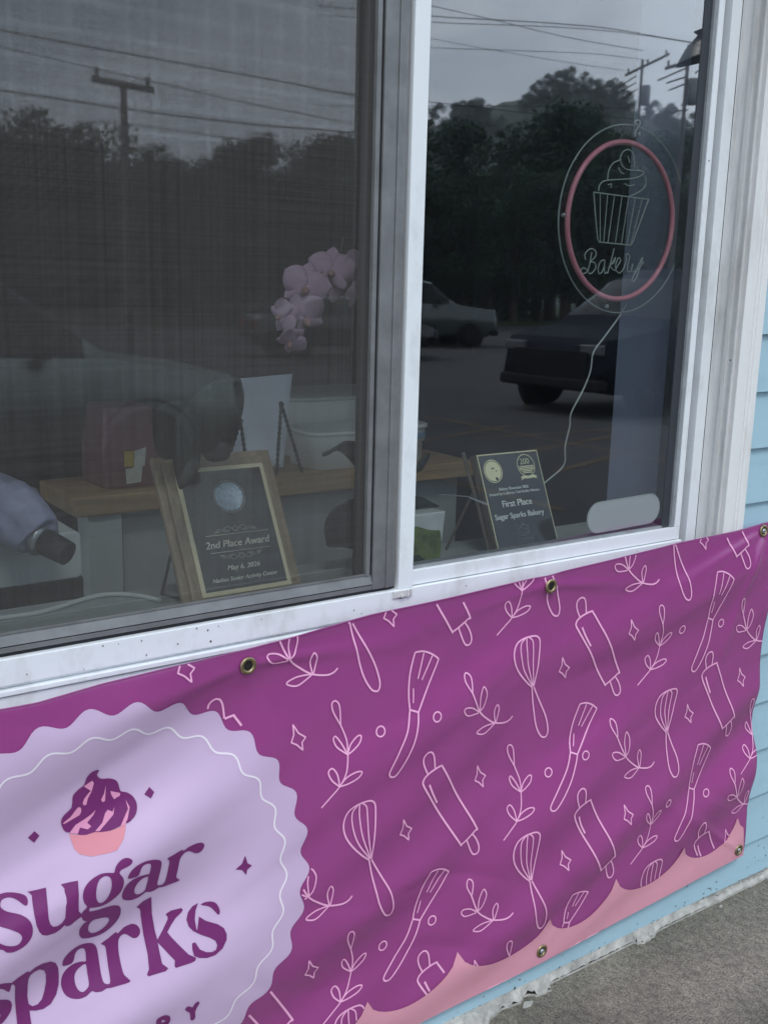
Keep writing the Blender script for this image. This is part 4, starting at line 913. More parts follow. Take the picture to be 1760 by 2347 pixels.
def disp(x, z):
    """how far the slack vinyl stands off the wall"""
    zt = interp(x, topT); zb = interp(x, botT); h = (z-zb)/(zt-zb)
    env = math.sin(PI*min(1, max(0, h)))**.6
    N3 = lambda a, b, c: noise.noise(Vector((a, b, c)))
    q1 = z-.14*(x-1.1)+.05*N3(x*1.6, z*1.4, 3)
    d = .038*N3(x*1.15+.7, q1*6.0, 7.3)*(.75+.6*N3(x*1.7, z*1.3, 21))
    q2 = z-.42*(x-1.4)+.04*N3(x*2.1, z*2.3, 5)
    d += .021*N3(x*1.6+3.1, q2*7.5, 11.9)
    rg = N3(x*1.3+9, (z-.30*x)*5.2, 4.4); d += .0065*(1-min(1, abs(rg)*5.5))*max(0, N3(x*.9, z*1.1, 31)+.25)
    rg = N3(x*2.4+2, (z+.35*x)*4.6, 8.8); d -= .0050*(1-min(1, abs(rg)*7))*max(0, N3(x*1.2, z*1.4, 41)+.15)
    d += .0007*N3(x*9, z*12, 2)
    # tension creases leaving the grommets
    for gx, gz, dirx, dz, A, W in ((gro[0][0], gro[0][1], .36, -.02, .0105, .011), (gro[0][0], gro[0][1], .05, -.19, .0085, .011), (gro[0][0], gro[0][1], -.34, -.06, .0075, .014),
                                (gro[1][0], gro[1][1], .40, -.05, .0085, .012), (gro[1][0], gro[1][1], -.42, -.05, .0090, .013), (gro[2][0], gro[2][1], -.13, -.36, .0085, .011), (gro[2][0], gro[2][1], -.50, -.16, .0070, .014),
                                (grob[1][0], grob[1][1], -.34, .24, .0065, .011), (grob[0][0], grob[0][1], -.16, .30, .0022, .02), (grob[0][0], grob[0][1], .26, .28, .0025, .02)):
        L = math.hypot(dirx, dz); ux, uz = dirx/L, dz/L; t = (x-gx)*ux+(z-gz)*uz; q = abs(-(x-gx)*uz+(z-gz)*ux)
        if t > -.02:
            w_ = W*(.6+1.6*max(t, 0)/L); d += A*min(1, max(0, t+.02)/.05)*math.exp(-max(0, t/L)**2*1.6)*math.exp(-(q/w_)**2)
    base = .030+.006*env
    dmin = min(math.hypot(x-gx, z-gz) for gx, gz in gro+grob); pin = 1-.75*bump1(dmin/.03)
    v_ = (base+d*(.35+.65*env))*pin+.033*(1-pin); return .019+.5*((v_-.019)+math.sqrt((v_-.019)**2+.00002))
def bf(u, v, d=0): return (u, YB+.0385-disp(u, v)-d, v)
XB0 = -1.19
bn = empty('banner', (.54, -.03, .05), 'purple vinyl banner with a lavender bakery badge and pink utensil drawings below the window', 'banner')
nc, nr = 620, 190
mb = MB(); vs = []
for j in range(nr+1):
    t = j/nr
    for i in range(nc+1):
        s_ = i/nc; s_ = s_ if True else s_
        xr_ = bright(.10+.92*t); x = XB0+(xr_-XB0)*s_; z0_, z1_ = interp(x, botT), interp(x, topT); z = z0_+(z1_-z0_)*t
        vs.append(bf(x, z))
mb.add(vs, [(j*(nc+1)+i, j*(nc+1)+i+1, (j+1)*(nc+1)+i+1, (j+1)*(nc+1)+i) for j in range(nr) for i in range(nc)], 0, True)
o = mb.build('cloth', M['purple'], bn); s_ = o.modifiers.new('thick', 'SOLIDIFY'); s_.thickness = .0006; s_.offset = -1
o.data.polygons.foreach_set('use_smooth', [True]*len(o.data.polygons))
def keep_on(u, v): return v < interp(u, topT)-.0006 and v > interp(u, botT)+.001 and u < bright(v)-.001

# ----- badge
BCX, BCZ, BR = .5373, .5543, .3735
def badge_r(th, R, A=.0088, n=30): return R + A*math.cos(n*(th-math.radians(81.1)))
def in_badge(u, v): th = math.atan2(v-BCZ, u-BCX); return math.hypot(u-BCX, v-BCZ) < badge_r(th, BR-.0055)
ring = []
for i in range(360): th = 2*PI*i/360; r_ = badge_r(th, BR-.009); ring.append((BCX+r_*math.cos(th), BCZ+r_*math.sin(th)))
V, T = fill([ring], .007)
mb = MB().add([bf(v[0], v[1], .0016) for v in V], T, 0, True)
badge = mb.build('badge', M['lav'], bn)
mb = MB(); P = []
for i in range(540): th = 2*PI*i/540; r_ = badge_r(th, BR-.053, .0062); P.append((BCX+r_*math.cos(th), BCZ+r_*math.sin(th)))
strip(mb, P, .0034, lambda u, v: bf(u, v, .0023), 0, True); mb.build('wavy_ring_line', M['lavline'], badge)
def flat(mb, k, loops, d=.0024, mi=0, sm=3, step=.007):
    L = []
    for lp in loops:
        lp = smooth_pts(lp, sm, True) if sm > 1 else lp
        q = [bp(k, x, y) for x, y in lp]; L.append(q)
    V, T = fill(L, step); mb.add([bf(v[0], v[1], d) for v in V], T, mi, True)
def corner(lp): return lp
g_ = MB()
# "sugar"
flat(g_, 'LA', [[(-70, 830), (0, 800), (110, 765), (230, 758), (320, 770), (365, 800), (372, 860), (350, 898), (320, 895), (280, 870), (220, 835), (150, 820), (80, 835), (30, 870), (12, 925), (30, 960), (90, 990), (180, 1000), (270, 1010), (350, 1045), (395, 1110), (405, 1200), (380, 1290), (320, 1370), (240, 1430), (140, 1475), (50, 1480), (0, 1448), (-120, 1440), (-150, 1390), (-160, 1310), (-90, 1345), (0, 1380), (60, 1395), (150, 1395), (220, 1365), (260, 1300), (250, 1250), (200, 1215), (100, 1190), (0, 1175), (-80, 1150), (-130, 1080), (-150, 980), (-130, 890)]], sm=2)
flat(g_, 'LA', [[(372, 735), (500, 700), (620, 662), (618, 760), (615, 900), (618, 1030), (640, 1100), (680, 1135), (740, 1125), (800, 1085), (840, 1020), (848, 900), (850, 650), (812, 605), (920, 570), (1032, 540), (1025, 700), (1020, 850), (1025, 930), (1065, 970), (1070, 1010), (1000, 1060), (920, 1130), (860, 1142), (840, 1115), (780, 1180), (700, 1230), (600, 1255), (530, 1245), (490, 1200), (455, 1120), (435, 1000), (428, 850), (430, 770), (400, 745)]], sm=1)
flat(g_, 'LA', [[(1065, 970), (1100, 915), (1140, 868), (1095, 810), (1075, 730), (1090, 650), (1140, 570), (1230, 490), (1340, 430), (1440, 412), (1500, 408), (1520, 350), (1560, 290), (1622, 235), (1692, 216), (1747, 241), (1732, 291), (1672, 331), (1602, 366), (1572, 400), (1580, 430), (1610, 460), (1635, 520), (1632, 600), (1600, 690), (1540, 760), (1450, 830), (1350, 875), (1250, 888), (1180, 890), (1172, 930), (1190, 942), (1280, 935), (1400, 910), (1500, 893), (1580, 900), (1630, 935), (1652, 1000), (1650, 1080), (1620, 1160), (1560, 1240), (1480, 1310), (1380, 1365), (1260, 1390), (1150, 1388), (1090, 1340), (1072, 1260), (1080, 1200), (1120, 1130), (1165, 1105), (1110, 1080), (1075, 1030)],
    [(1390, 455), (1320, 490), (1275, 560), (1255, 660), (1262, 760), (1300, 820), (1350, 822), (1410, 770), (1450, 680), (1468, 580), (1455, 490), (1430, 462)], [(1430, 1078), (1340, 1085), (1260, 1095), (1215, 1140), (1198, 1200), (1210, 1270), (1260, 1315), (1330, 1312), (1410, 1270), (1470, 1210), (1500, 1140), (1480, 1095)]], sm=2)
flat(g_, 'LB', [[(265, 600), (290, 530), (350, 460), (440, 400), (540, 365), (640, 358), (710, 375), (738, 420), (735, 520), (720, 650), (712, 750), (760, 760), (800, 745), (825, 680), (845, 520), (850, 395), (808, 360), (900, 310), (1020, 245), (1040, 265), (1100, 220), (1200, 175), (1290, 160), (1335, 190), (1325, 250), (1280, 300), (1220, 312), (1170, 290), (1120, 275), (1070, 290), (1020, 345), (1000, 400), (985, 550), (978, 660), (1030, 695), (1010, 720), (900, 760), (800, 795), (740, 800), (680, 840), (610, 858), (560, 850), (480, 915), (380, 955), (290, 955), (230, 925), (208, 870), (215, 790), (260, 700), (340, 630), (450, 585), (560, 570), (575, 560), (585, 450), (570, 415), (530, 410), (480, 430), (445, 480), (425, 560), (380, 595), (300, 612)],
    [(560, 605), (480, 630), (420, 690), (385, 770), (390, 840), (430, 875), (490, 865), (540, 820), (555, 740), (565, 650)]], sm=2)
# "sparks"
flat(g_, 'LC', [[(-60, 1090), (0, 1070), (80, 1072), (152, 1085), (150, 1150), (140, 1215), (110, 1220), (60, 1180), (0, 1155), (-60, 1160), (-100, 1210), (-80, 1290), (0, 1335), (90, 1350), (160, 1380), (195, 1440), (190, 1530), (150, 1610), (100, 1680), (30, 1740), (-80, 1770), (-120, 1700), (-40, 1690), (20, 1650), (42, 1600), (30, 1575), (0, 1560), (-100, 1520), (-190, 1400), (-180, 1220), (-120, 1130)]], sm=2)
flat(g_, 'LC', [[(150, 1085), (240, 1010), (370, 930), (405, 945), (480, 880), (580, 835), (700, 822), (780, 860), (825, 940), (842, 1050), (838, 1180), (800, 1310), (720, 1430), (620, 1500), (520, 1530), (440, 1535), (445, 1620), (455, 1750), (470, 1900), (530, 1940), (260, 2020), (275, 1900), (272, 1800), (265, 1650), (250, 1500), (230, 1300), (212, 1150), (190, 1115), (150, 1110)], [(550, 925), (480, 950), (420, 1000), (400, 1060), (400, 1180), (410, 1350), (430, 1450), (480, 1478), (550, 1450), (610, 1380), (645, 1270), (665, 1140), (655, 1030), (620, 955)]], sm=1)
flat(g_, 'LC', [[(890, 920), (888, 850), (920, 780), (1000, 690), (1100, 625), (1200, 603), (1290, 610), (1345, 655), (1370, 730), (1385, 850), (1395, 1000), (1410, 1090), (1440, 1110), (1480, 1105), (1500, 1060), (1495, 900), (1485, 720), (1465, 650), (1415, 625), (1520, 545), (1612, 465), (1647, 480), (1722, 400), (1822, 352), (1892, 360), (1937, 410), (1937, 470), (1902, 520), (1852, 537), (1802, 515), (1752, 490), (1702, 500), (1662, 550), (1647, 620), (1647, 750), (1662, 900), (1682, 980), (1747, 1030), (1722, 1060), (1622, 1100), (1502, 1145), (1440, 1160), (1380, 1200), (1300, 1220), (1250, 1215), (1180, 1280), (1080, 1325), (980, 1330), (910, 1295), (875, 1220), (870, 1150), (890, 1060), (950, 970), (1050, 900), (1150, 872), (1210, 870), (1212, 820), (1205, 740), (1180, 685), (1130, 678), (1080, 710), (1055, 770), (1045, 850), (1010, 900), (930, 925)],
    [(1210, 905), (1140, 940), (1080, 1000), (1050, 1080), (1060, 1180), (1100, 1235), (1150, 1235), (1210, 1180), (1228, 1130), (1222, 1020)]], sm=2)
flat(g_, 'LD', [[(455, 100), (540, 10), (650, -50), (660, 0), (680, 200), (705, 400), (725, 520), (800, 410), (880, 270), (885, 240), (860, 200), (930, 150), (1060, 105), (1080, 125), (1060, 160), (980, 240), (910, 340), (860, 420), (900, 470), (980, 550), (1090, 650), (1180, 680), (1160, 720), (1110, 745), (910, 820), (895, 800), (908, 735), (850, 680), (725, 555), (730, 650), (745, 790), (815, 835), (780, 870), (560, 955), (540, 940), (575, 870), (580, 700), (560, 500), (540, 300), (520, 160), (500, 120)]], sm=1)
flat(g_, 'LD', [[(1275, 20), (1200, 70), (1140, 150), (1112, 240), (1130, 320), (1180, 370), (1270, 405), (1380, 430), (1445, 460), (1465, 510), (1445, 570), (1390, 600), (1320, 605), (1240, 580), (1190, 500), (1150, 515), (1142, 580), (1155, 660), (1220, 680), (1320, 675), (1430, 635), (1530, 550), (1590, 440), (1598, 370), (1570, 300), (1500, 260), (1350, 230), (1270, 185), (1235, 350), (1225, 350), (1215, 230), (1235, 120)]], sm=1)
flat(g_, 'LD', [[(1305, 40), (1350, 5), (1420, -15), (1490, -5), (1530, 50), (1540, 110), (1520, 145), (1490, 120), (1430, 60), (1370, 45)]], sm=2)
g_.build('sugar_sparks_lettering', M['plum'], badge)
g_ = MB(); k2 = CR['LD'][2]/FPX*1.9
def bstroke(mb, k, pts, wd, d=.0026, mi=0, sm=10, closed=False, keep=None):
    q = [bp(k, x, y) for x, y in pts]; q = smooth_pts(q, sm, closed) if sm else q
    strip(mb, q, wd, lambda u, v: bf(u, v, d), mi, closed, keep)
    if not closed:
        for e in (q[0], q[-1]):
            if keep and not keep(*e): continue
            ring = [(e[0]+wd/2*math.cos(a*PI/4), e[1]+wd/2*math.sin(a*PI/4)) for a in range(8)]; mb.add([bf(u, v, d+.00004) for u, v in ring], [tuple(range(8))], mi, True)
for L_ in ([[(1055, 1352), (1120, 1395), (1140, 1500)], [(1183, 1290), (1155, 1340), (1135, 1400)]], [[(665, 1500), (675, 1640), (690, 1790)], [(665, 1498), (735, 1466), (785, 1488), (782, 1550), (700, 1580)], [(725, 1570), (800, 1630), (860, 1720)]],
           [[(290, 1665), (400, 1620)], [(285, 1665), (305, 1780), (325, 1890)], [(305, 1775), (395, 1740)], [(325, 1890), (450, 1845)]],
           [[(-60, 1780), (-40, 2010)], [(60, 1740), (-40, 1880), (100, 1960)]], [[(-420, 2080), (-350, 1860), (-250, 2060)], [(-390, 2000), (-280, 1980)]], [[(-780, 1900), (-760, 2120), (-660, 2090), (-670, 2010), (-770, 2010), (-680, 1960), (-700, 1890), (-780, 1900)]]):
    g_ = MB()
    for s_ in L_: bstroke(g_, 'LD', s_, .0095)
    g_.build('tagline_letter', M['plum'], badge)
# cupcake emblem and little stars
cu_ = MB(); flat(cu_, 'CK', [[(520, 880), (620, 885), (800, 840), (960, 815), (1080, 760), (1125, 730), (1110, 800), (1080, 880), (1000, 990), (900, 1030), (720, 1080), (610, 1070), (560, 1030)]], sm=1); cu_.build('cupcake_case', M['salmon'], badge)
cu_ = MB(); flat(cu_, 'CK', [[(432, 740), (470, 670), (550, 590), (560, 480), (580, 430), (640, 370), (690, 330), (710, 250), (760, 180), (820, 155), (855, 160), (830, 210), (860, 250), (900, 262), (980, 258), (1050, 280), (1080, 330), (1100, 400), (1160, 410), (1220, 440), (1260, 500), (1260, 580), (1220, 660), (1140, 725), (1110, 720), (1060, 760), (960, 810), (850, 835), (790, 840), (700, 875), (620, 880), (570, 860), (490, 862), (450, 820)]], d=.0028, sm=2)
cu_.build('cupcake_frosting', M['plum'], badge)
for k_, st_ in (('CK', [(60, 930), (135, 855), (190, 905), (130, 985)]), ('CK', [(1355, 425), (1415, 345), (1462, 395), (1420, 462)]), (5, [(1115, 1018), (1145, 990), (1160, 950), (1170, 985), (1190, 995), (1168, 1015), (1162, 1040), (1145, 1018)])):
    cu_ = MB(); flat(cu_, k_, [st_], sm=1); cu_.build('sparkle_mark', M['plum'], badge)
cu_ = MB()
for st_ in ([(685, 345), (780, 280), (800, 310), (775, 405)], [(755, 405), (775, 405), (735, 480), (715, 555), (685, 562), (675, 535), (690, 490)], [(935, 335), (930, 440), (925, 510), (900, 525), (880, 500), (915, 430)], [(985, 400), (1095, 420), (1090, 450), (1025, 490), (995, 440)],
            [(450, 765), (470, 770), (640, 670), (660, 630), (655, 590), (630, 580), (600, 610), (540, 690)], [(520, 870), (590, 780), (700, 710), (770, 660), (820, 610), (790, 670), (720, 750), (760, 785), (720, 818), (640, 805), (610, 870)],
            [(795, 830), (880, 740), (920, 640), (950, 605), (1000, 620), (1025, 570), (1005, 650), (930, 730), (840, 825)], [(1150, 490), (1185, 560), (1150, 680), (1115, 735), (1060, 770), (1120, 660), (1165, 580)]): flat(cu_, 'CK', [st_], d=.0033, sm=1)
cu_.build('frosting_highlights', mat('banner_icing_pink', srgb(236, 158, 196), .42), badge)

# ----- scalloped blush border
cusps = [bp(*q) for q in ((6, 710, 1962), (6, 1137, 1725), (8, 397, 890), (8, 777, 660), (8, 1177, 485), (8, 1493, 318))]
vall = [bp(*q) for q in ((6, 850, 2040), (6, 1290, 1850), (8, 490, 980), (8, 920, 778), (8, 1265, 595))]
dxc = (cusps[-1][0]-cusps[0][0])/5
allc = [(cusps[0][0]-dxc*i, cusps[0][1]-.003*i) for i in range(7, 0, -1)]+cusps+[(cusps[-1][0]+dxc, cusps[-1][1]+.004)]
dep = .062
curve = []
for a, b2 in zip(allc[:-1], allc[1:]):
    for i in range(16):
        t = i/16; curve.append((a[0]+(b2[0]-a[0])*t, a[1]+(b2[1]-a[1])*t-dep*(4*t*(1-t))**.62))
def border_z(x):
    for a, b2 in zip(curve[:-1], curve[1:]):
        if a[0] <= x <= b2[0]: return a[1]+(b2[1]-a[1])*(x-a[0])/(b2[0]-a[0]+1e-9)
    return 0
xe = bright(.2)
cpts = [c_ for c_ in curve if XB0+.001 < c_[0] < bright(c_[1])-.0008]
bot = [(x_, interp(x_, botT)+.0005) for x_ in np.arange(XB0+.001, bright(.13)-.002, .02)]+[(bright(.127)-.0008, interp(bright(.127), botT)+.0005)]
V, T = fill([bot+cpts[::-1]], .007)
mb = MB().add([bf(v[0], v[1], .0017) for v in V], T, 0, True); mb.build('scalloped_border', M['blush'], bn)
def pat_keep(u, v): return keep_on(u, v) and not in_badge(u, v) and v > border_z(u)-.0005

# ----- drawn motifs
def motif(k, strokes, anchor):
    A = bp(k, *anchor); o_ = []
    for pts, closed, sm, wd in strokes:
        q = [bp(k, x, y) for x, y in pts]; q = smooth_pts(q, sm*2, closed) if sm else q
        if not sm:
            q2 = []
            for a, b2 in zip(q, (q[1:]+[q[0]]) if closed else q[1:]):
                for i in range(14): q2.append((a[0]+(b2[0]-a[0])*i/14, a[1]+(b2[1]-a[1])*i/14))
            if not closed: q2.append(q[-1])
            q = q2
        o_.append(([(x-A[0], z-A[1]) for x, z in q], closed, wd))
    return o_
W_ = .0036
whisk = motif('M3', [([(600, 548), (612, 350), (615, 200), (600, 158), (560, 152), (480, 180), (420, 230), (395, 310), (410, 390), (460, 460), (530, 520), (585, 555)], 0, 4, W_), ([(588, 545), (500, 440), (460, 330), (455, 230), (500, 170)], 0, 4, .003), ([(592, 545), (530, 400), (505, 260), (503, 168)], 0, 4, .003), ([(598, 545), (570, 400), (560, 260), (552, 190), (520, 165)], 0, 4, .003),
    ([(585, 555), (620, 700), (660, 850), (700, 920), (730, 938), (757, 925), (765, 870), (735, 770), (670, 660), (602, 552)], 0, 4, W_)], (560, 152))
WB = tuple(np.array(bp('M3', 730, 938))-np.array(bp('M3', 560, 152)))
brush = motif('M2', [([(862, 245), (920, 238), (980, 256), (1028, 290)], 0, 4, W_), ([(1028, 290), (990, 380), (930, 510), (860, 655)], 0, 4, W_), ([(860, 655), (805, 640)], 0, 0, W_), ([(805, 640), (805, 540), (820, 400), (862, 245)], 0, 4, W_), ([(925, 250), (902, 335), (875, 430)], 0, 3, .003), ([(985, 268), (940, 360), (903, 438)], 0, 3, .003), ([(840, 495), (838, 545), (832, 595)], 0, 3, .0028),
    ([(805, 640), (770, 780), (700, 930), (642, 1050), (637, 1085), (655, 1100), (690, 1085), (750, 990), (810, 860), (845, 740), (860, 655)], 0, 4, W_)], (1028, 290))
pin_ = motif('M2', [([(915, 1082), (890, 1020), (890, 970), (920, 935), (950, 935), (965, 970), (970, 1048)], 0, 4, W_), ([(885, 1130), (930, 1078), (1010, 1030), (1030, 1045), (1120, 1200), (1268, 1460), (1262, 1490), (1170, 1580), (1145, 1570), (1000, 1350), (895, 1185)], 1, 3, .0042), ([(1200, 1555), (1235, 1640), (1257, 1658), (1282, 1640), (1288, 1600), (1270, 1550), (1240, 1512)], 0, 4, W_), ([(928, 1160), (955, 1225), (995, 1295)], 0, 4, .0045)], (935, 935))
PB = tuple(np.array(bp('M2', 1255, 1658))-np.array(bp('M2', 935, 935)))
PC = tuple(np.array(bp('M2', 1268, 1475))-np.array(bp('M2', 935, 935)))
sprA = motif('M2', [([(150, 1308), (220, 1230), (280, 1160), (330, 1070), (352, 960), (355, 850), (320, 750)], 0, 4, .003), ([(320, 750), (270, 660), (262, 600), (290, 582), (315, 620), (320, 750)], 0, 4, .003), ([(350, 945), (285, 900), (265, 850), (280, 828), (315, 870), (348, 935)], 0, 4, .003), ([(355, 940), (380, 880), (430, 825), (457, 823), (440, 870), (390, 920), (355, 945)], 0, 4, .003), ([(278, 1160), (230, 1120), (212, 1070), (240, 1042), (270, 1080), (280, 1155)], 0, 4, .003), ([(282, 1158), (330, 1100), (400, 1060), (438, 1060), (410, 1100), (340, 1140), (282, 1160)], 0, 4, .003)], (290, 582))
AB = tuple(np.array(bp('M2', 150, 1308))-np.array(bp('M2', 290, 582)))
sprB = motif('M2', [([(1240, 520), (1295, 650), (1360, 710), (1420, 740), (1490, 742), (1530, 725), (1555, 697)], 0, 4, .0035), ([(1240, 520), (1205, 450), (1205, 400), (1222, 388), (1245, 420), (1242, 515)], 0, 4, .003), ([(1300, 645), (1298, 560), (1315, 490), (1330, 480), (1348, 530), (1330, 610), (1302, 650)], 0, 4, .003), ([(1290, 655), (1240, 625), (1190, 625), (1178, 650), (1210, 680), (1290, 662)], 0, 4, .003), ([(1420, 735), (1410, 660), (1430, 610), (1446, 640), (1430, 720), (1420, 738)], 0, 4, .003), ([(1415, 740), (1340, 760), (1285, 795), (1290, 812), (1340, 810), (1418, 742)], 0, 4, .003)], (1555, 697))
diam = motif('M2', [([(1300, 1047), (1325, 1095), (1362, 1118), (1340, 1150), (1342, 1195), (1312, 1165), (1283, 1152), (1300, 1105)], 1, 0, .003)], (1322, 1121))
def circ(r): return [([(r*math.cos(a*PI/10), r*1.0*math.sin(a*PI/10)) for a in range(20)], True, .003)]
pm = MB()
def put(mt, P, dP=(0, 0)):
    A = (P[0]-dP[0], P[1]-dP[1])
    for q, closed, wd in mt: strip(pm, [(x+A[0], z+A[1]) for x, z in q], wd, lambda u, v: bf(u, v, .0015), 0, closed, pat_keep)
def put2(mt, P, Q, dQ):
    """anchor at P and stretch/shear so that the point dQ of the drawing lands on Q"""
    kz = (Q[1]-P[1])/dQ[1]; kx = (Q[0]-P[0]-dQ[0])/dQ[1]
    for q, closed, wd in mt: strip(pm, [(x+z*kx+P[0], z*kz+P[1]) for x, z in q], wd, lambda u, v: bf(u, v, .0015), 0, closed, pat_keep)
BB = tuple(np.array(bp('M2', 650, 1098))-np.array(bp('M2', 1028, 290)))
SB = tuple(np.array(bp('M2', 1222, 388))-np.array(bp('M2', 1555, 697)))
for P_, Q_ in (((6, 700, 1000), (6, 800, 1548)), ((6, 1520, 232), (6, 1570, 718)), ((6, 1490, 1150), (6, 1525, 1610)), ((7, 1125, 957), (7, 1108, 1455))): put2(whisk, bp(*P_), bp(*Q_), WB)
put(whisk, bp(8, 1020, 550))
for q in ((6, 755, 492), (7, 1185, 437), (7, 462, 543)): put(whisk, bp(*q), WB)
put(whisk, (bp(6, 700, 1000)[0]-.01, bp(6, 700, 1000)[1]-.437))
for P_, Q_ in ((('M2', 1028, 290), ('M2', 650, 1098)), ((6, 1105, 1350), (6, 797, 1865)), ((7, 705, 1080), (8, 397, 262)), ((7, 1445, 315), (7, 1235, 855)), ((7, 1333, 1295), (8, 1115, 440))): put2(brush, bp(*P_), bp(*Q_), BB)
put2(brush, bp(8, 620, 738), bp(8, 380, 1130), BB)
for P_, Q_ in ((('M2', 935, 935), ('M2', 1255, 1658)), ((7, 620, 440), (7, 815, 1003)), ((7, 1340, 745), (7, 1438, 1232)), ((8, 575, 138), (8, 738, 655))): put2(pin_, bp(*P_), bp(*Q_), PB)
for q in ((8, 1275, 335), (6, 985, 1728), (5, 1050, 228)): put(pin_, bp(*q))
for q in ((6, 1205, 278), (7, 1520, 255)): put(pin_, bp(*q), PB)
put(pin_, bp(6, 350, 2050), PC)
for P_, Q_ in ((('M2', 290, 582), ('M2', 150, 1308)), ((6, 1415, 755), (6, 1352, 1193)), ((7, 1045, 470), (7, 930, 942)), ((6, 620, 1612), (6, 497, 2070))): put2(sprA, bp(*P_), bp(*Q_), AB)
for q in ((8, 960, 125), (8, 160, 1010), (7, 1580, 1012)): put(sprA, bp(*q))
put(sprA, bp(7, 128, 658), AB)
for P_, Q_ in ((('M2', 1555, 697), ('M2', 1222, 388)), ((6, 1390, 1530), (6, 1200, 1383)), ((7, 1010, 1375), (7, 775, 1133))): put2(sprB, bp(*P_), bp(*Q_), SB)
for q in ((6, 585, 385), (7, 1045, 325), (6, 625, 1447)): put(sprB, bp(*q))
for q, r_ in (((7, 1680, 655), 0), ((8, 1600, 205), 0)): put(sprB, bp(*q))
for q in ((6, 384, 708), (6, 890, 1142), (6, 1266, 902), (6, 434, 1797), (6, 1222, 1800), (7, 507, 840), (7, 886, 615), (7, 1518, 890), (7, 1218, 1100), (8, 473, 547), (8, 832, 285), (8, 1432, 430), (6, 838, 128), (7, 1302, 92), (5, 885, 65)): put(diam, bp(*q))
for q in ((6, 772, 677), (6, 1036, 605), (6, 1580, 878), (6, 1022, 1580), (6, 793, 1705), (7, 1175, 615), (7, 1398, 577), (7, 610, 1337), (8, 1292, 165), (8, 1075, 225)): put(circ(.0095), bp(*q))
# (kept: single-anchor placements above are for pieces cut by an edge)
# the same repeat carries on over the left of the badge, outside the photo
base_t = [(whisk, bp(6, 700, 1000)), (brush, bp('M2', 1028, 290)), (pin_, bp('M2', 935, 935)), (sprA, bp('M2', 290, 582)), (sprB, bp('M2', 1555, 697)), (diam, bp(6, 384, 708)), (diam, bp(6, 890, 1142))]
for i in (-2, -4, -1, -3):
    for j in (0, 1, -1):
        for m_, P in base_t:
            X = P[0]+.436*i; Z = P[1]+.437*j+(.218 if i % 2 else 0)
            if X < .30: put(m_, (X, Z))
pm.build('utensil_pattern', M['line'], bn)

# ----- hem and grommets
hm = MB()
tops = [(x_, interp(x_, topT)) for x_ in np.arange(XB0, bright(1.03), .02)]
hm.tube([(x_, bf(x_, z_-.0015)[1]-.0002, z_-.0012) for x_, z_ in tops], .0013, 6); hm.build('top_hem', M['purple'], bn)
def nrm_at(u, v):
    e = .004; dx = (disp(u+e, v)-disp(u-e, v))/(2*e); dz = (disp(u, v+e)-disp(u, v-e))/(2*e); return Vector((-dx*1, -1, -dz*1)).normalized()
gl = gro+grob+[(.10, .945), (-.60, .935), (-1.15, .92), (.84, .085), (.14, .068), (-.56, .06), (-1.15, .055)]
for i, (gx, gz) in enumerate(gl):
    c0 = Vector(bf(gx, gz, .0019)); ax = nrm_at(gx, gz); g1_ = MB()
    g1_.lathe([(.0155, .0), (.0153, .0016), (.0135, .0030), (.0110, .0032), (.0088, .0018), (.0082, -.0008)], c0, ax, 28, cap=False)
    go = g1_.build('grommet', M['brass'], bn)
    MB().lathe([(.0086, .0), (.0001, .0002)], c0, ax, 20).build('grommet_hole', M['black'], go)
    if i in (2, 3, 4): MB().lathe([(.0060, .0002), (.0058, .0030), (.003, .0042), (.0001, .0044)], c0, ax, 14).build('screw_head', M['steel'], go)

# ================================================================== WHAT STANDS ACROSS THE SIDEWALK (seen mirrored in the panes)
# ----- vehicles
def car_profile(kind):
    if kind == 'suv': return dict(L=4.75, W=.95, belt=[(0, .62), (.10, .95), (.9, 1.06), (1.35, 1.12), (4.0, 1.16), (4.6, 1.12), (4.75, .75)], top=[(1.15, 1.10), (1.55, 1.40), (2.0, 1.72), (2.5, 1.86), (3.6, 1.88), (4.2, 1.80), (4.55, 1.30), (4.62, 1.15)])
    if kind == 'pickup': return dict(L=5.3, W=.97, belt=[(0, .75), (.08, 1.08), (1.2, 1.20), (1.4, 1.24), (3.4, 1.26), (5.2, 1.26), (5.3, .9)], top=[(1.35, 1.24), (2.05, 1.86), (2.5, 1.95), (3.0, 1.94), (3.35, 1.80), (3.45, 1.28)])
    return dict(L=4.6, W=.90, belt=[(0, .55), (.10, .74), (.9, .90), (1.3, .96), (3.6, 1.0), (4.4, 1.0), (4.6, .7)], top=[(1.1, .94), (1.8, 1.38), (2.2, 1.46), (3.0, 1.45), (3.6, 1.25), (4.0, 1.0)])
def lin0(x, T_):
    for (a, fa), (b, fb_) in zip(T_[:-1], T_[1:]):
        if x <= b: return fa+(fb_-fa)*(x-a)/(b-a)
    return T_[-1][1]
def lin(x, T_):
    if x <= T_[0][0]: return T_[0][1]
    for (a, fa), (b, fb_) in zip(T_[:-1], T_[1:]):
        if x <= b: return fa+(fb_-fa)*(x-a)/(b-a)
    return T_[-1][1]
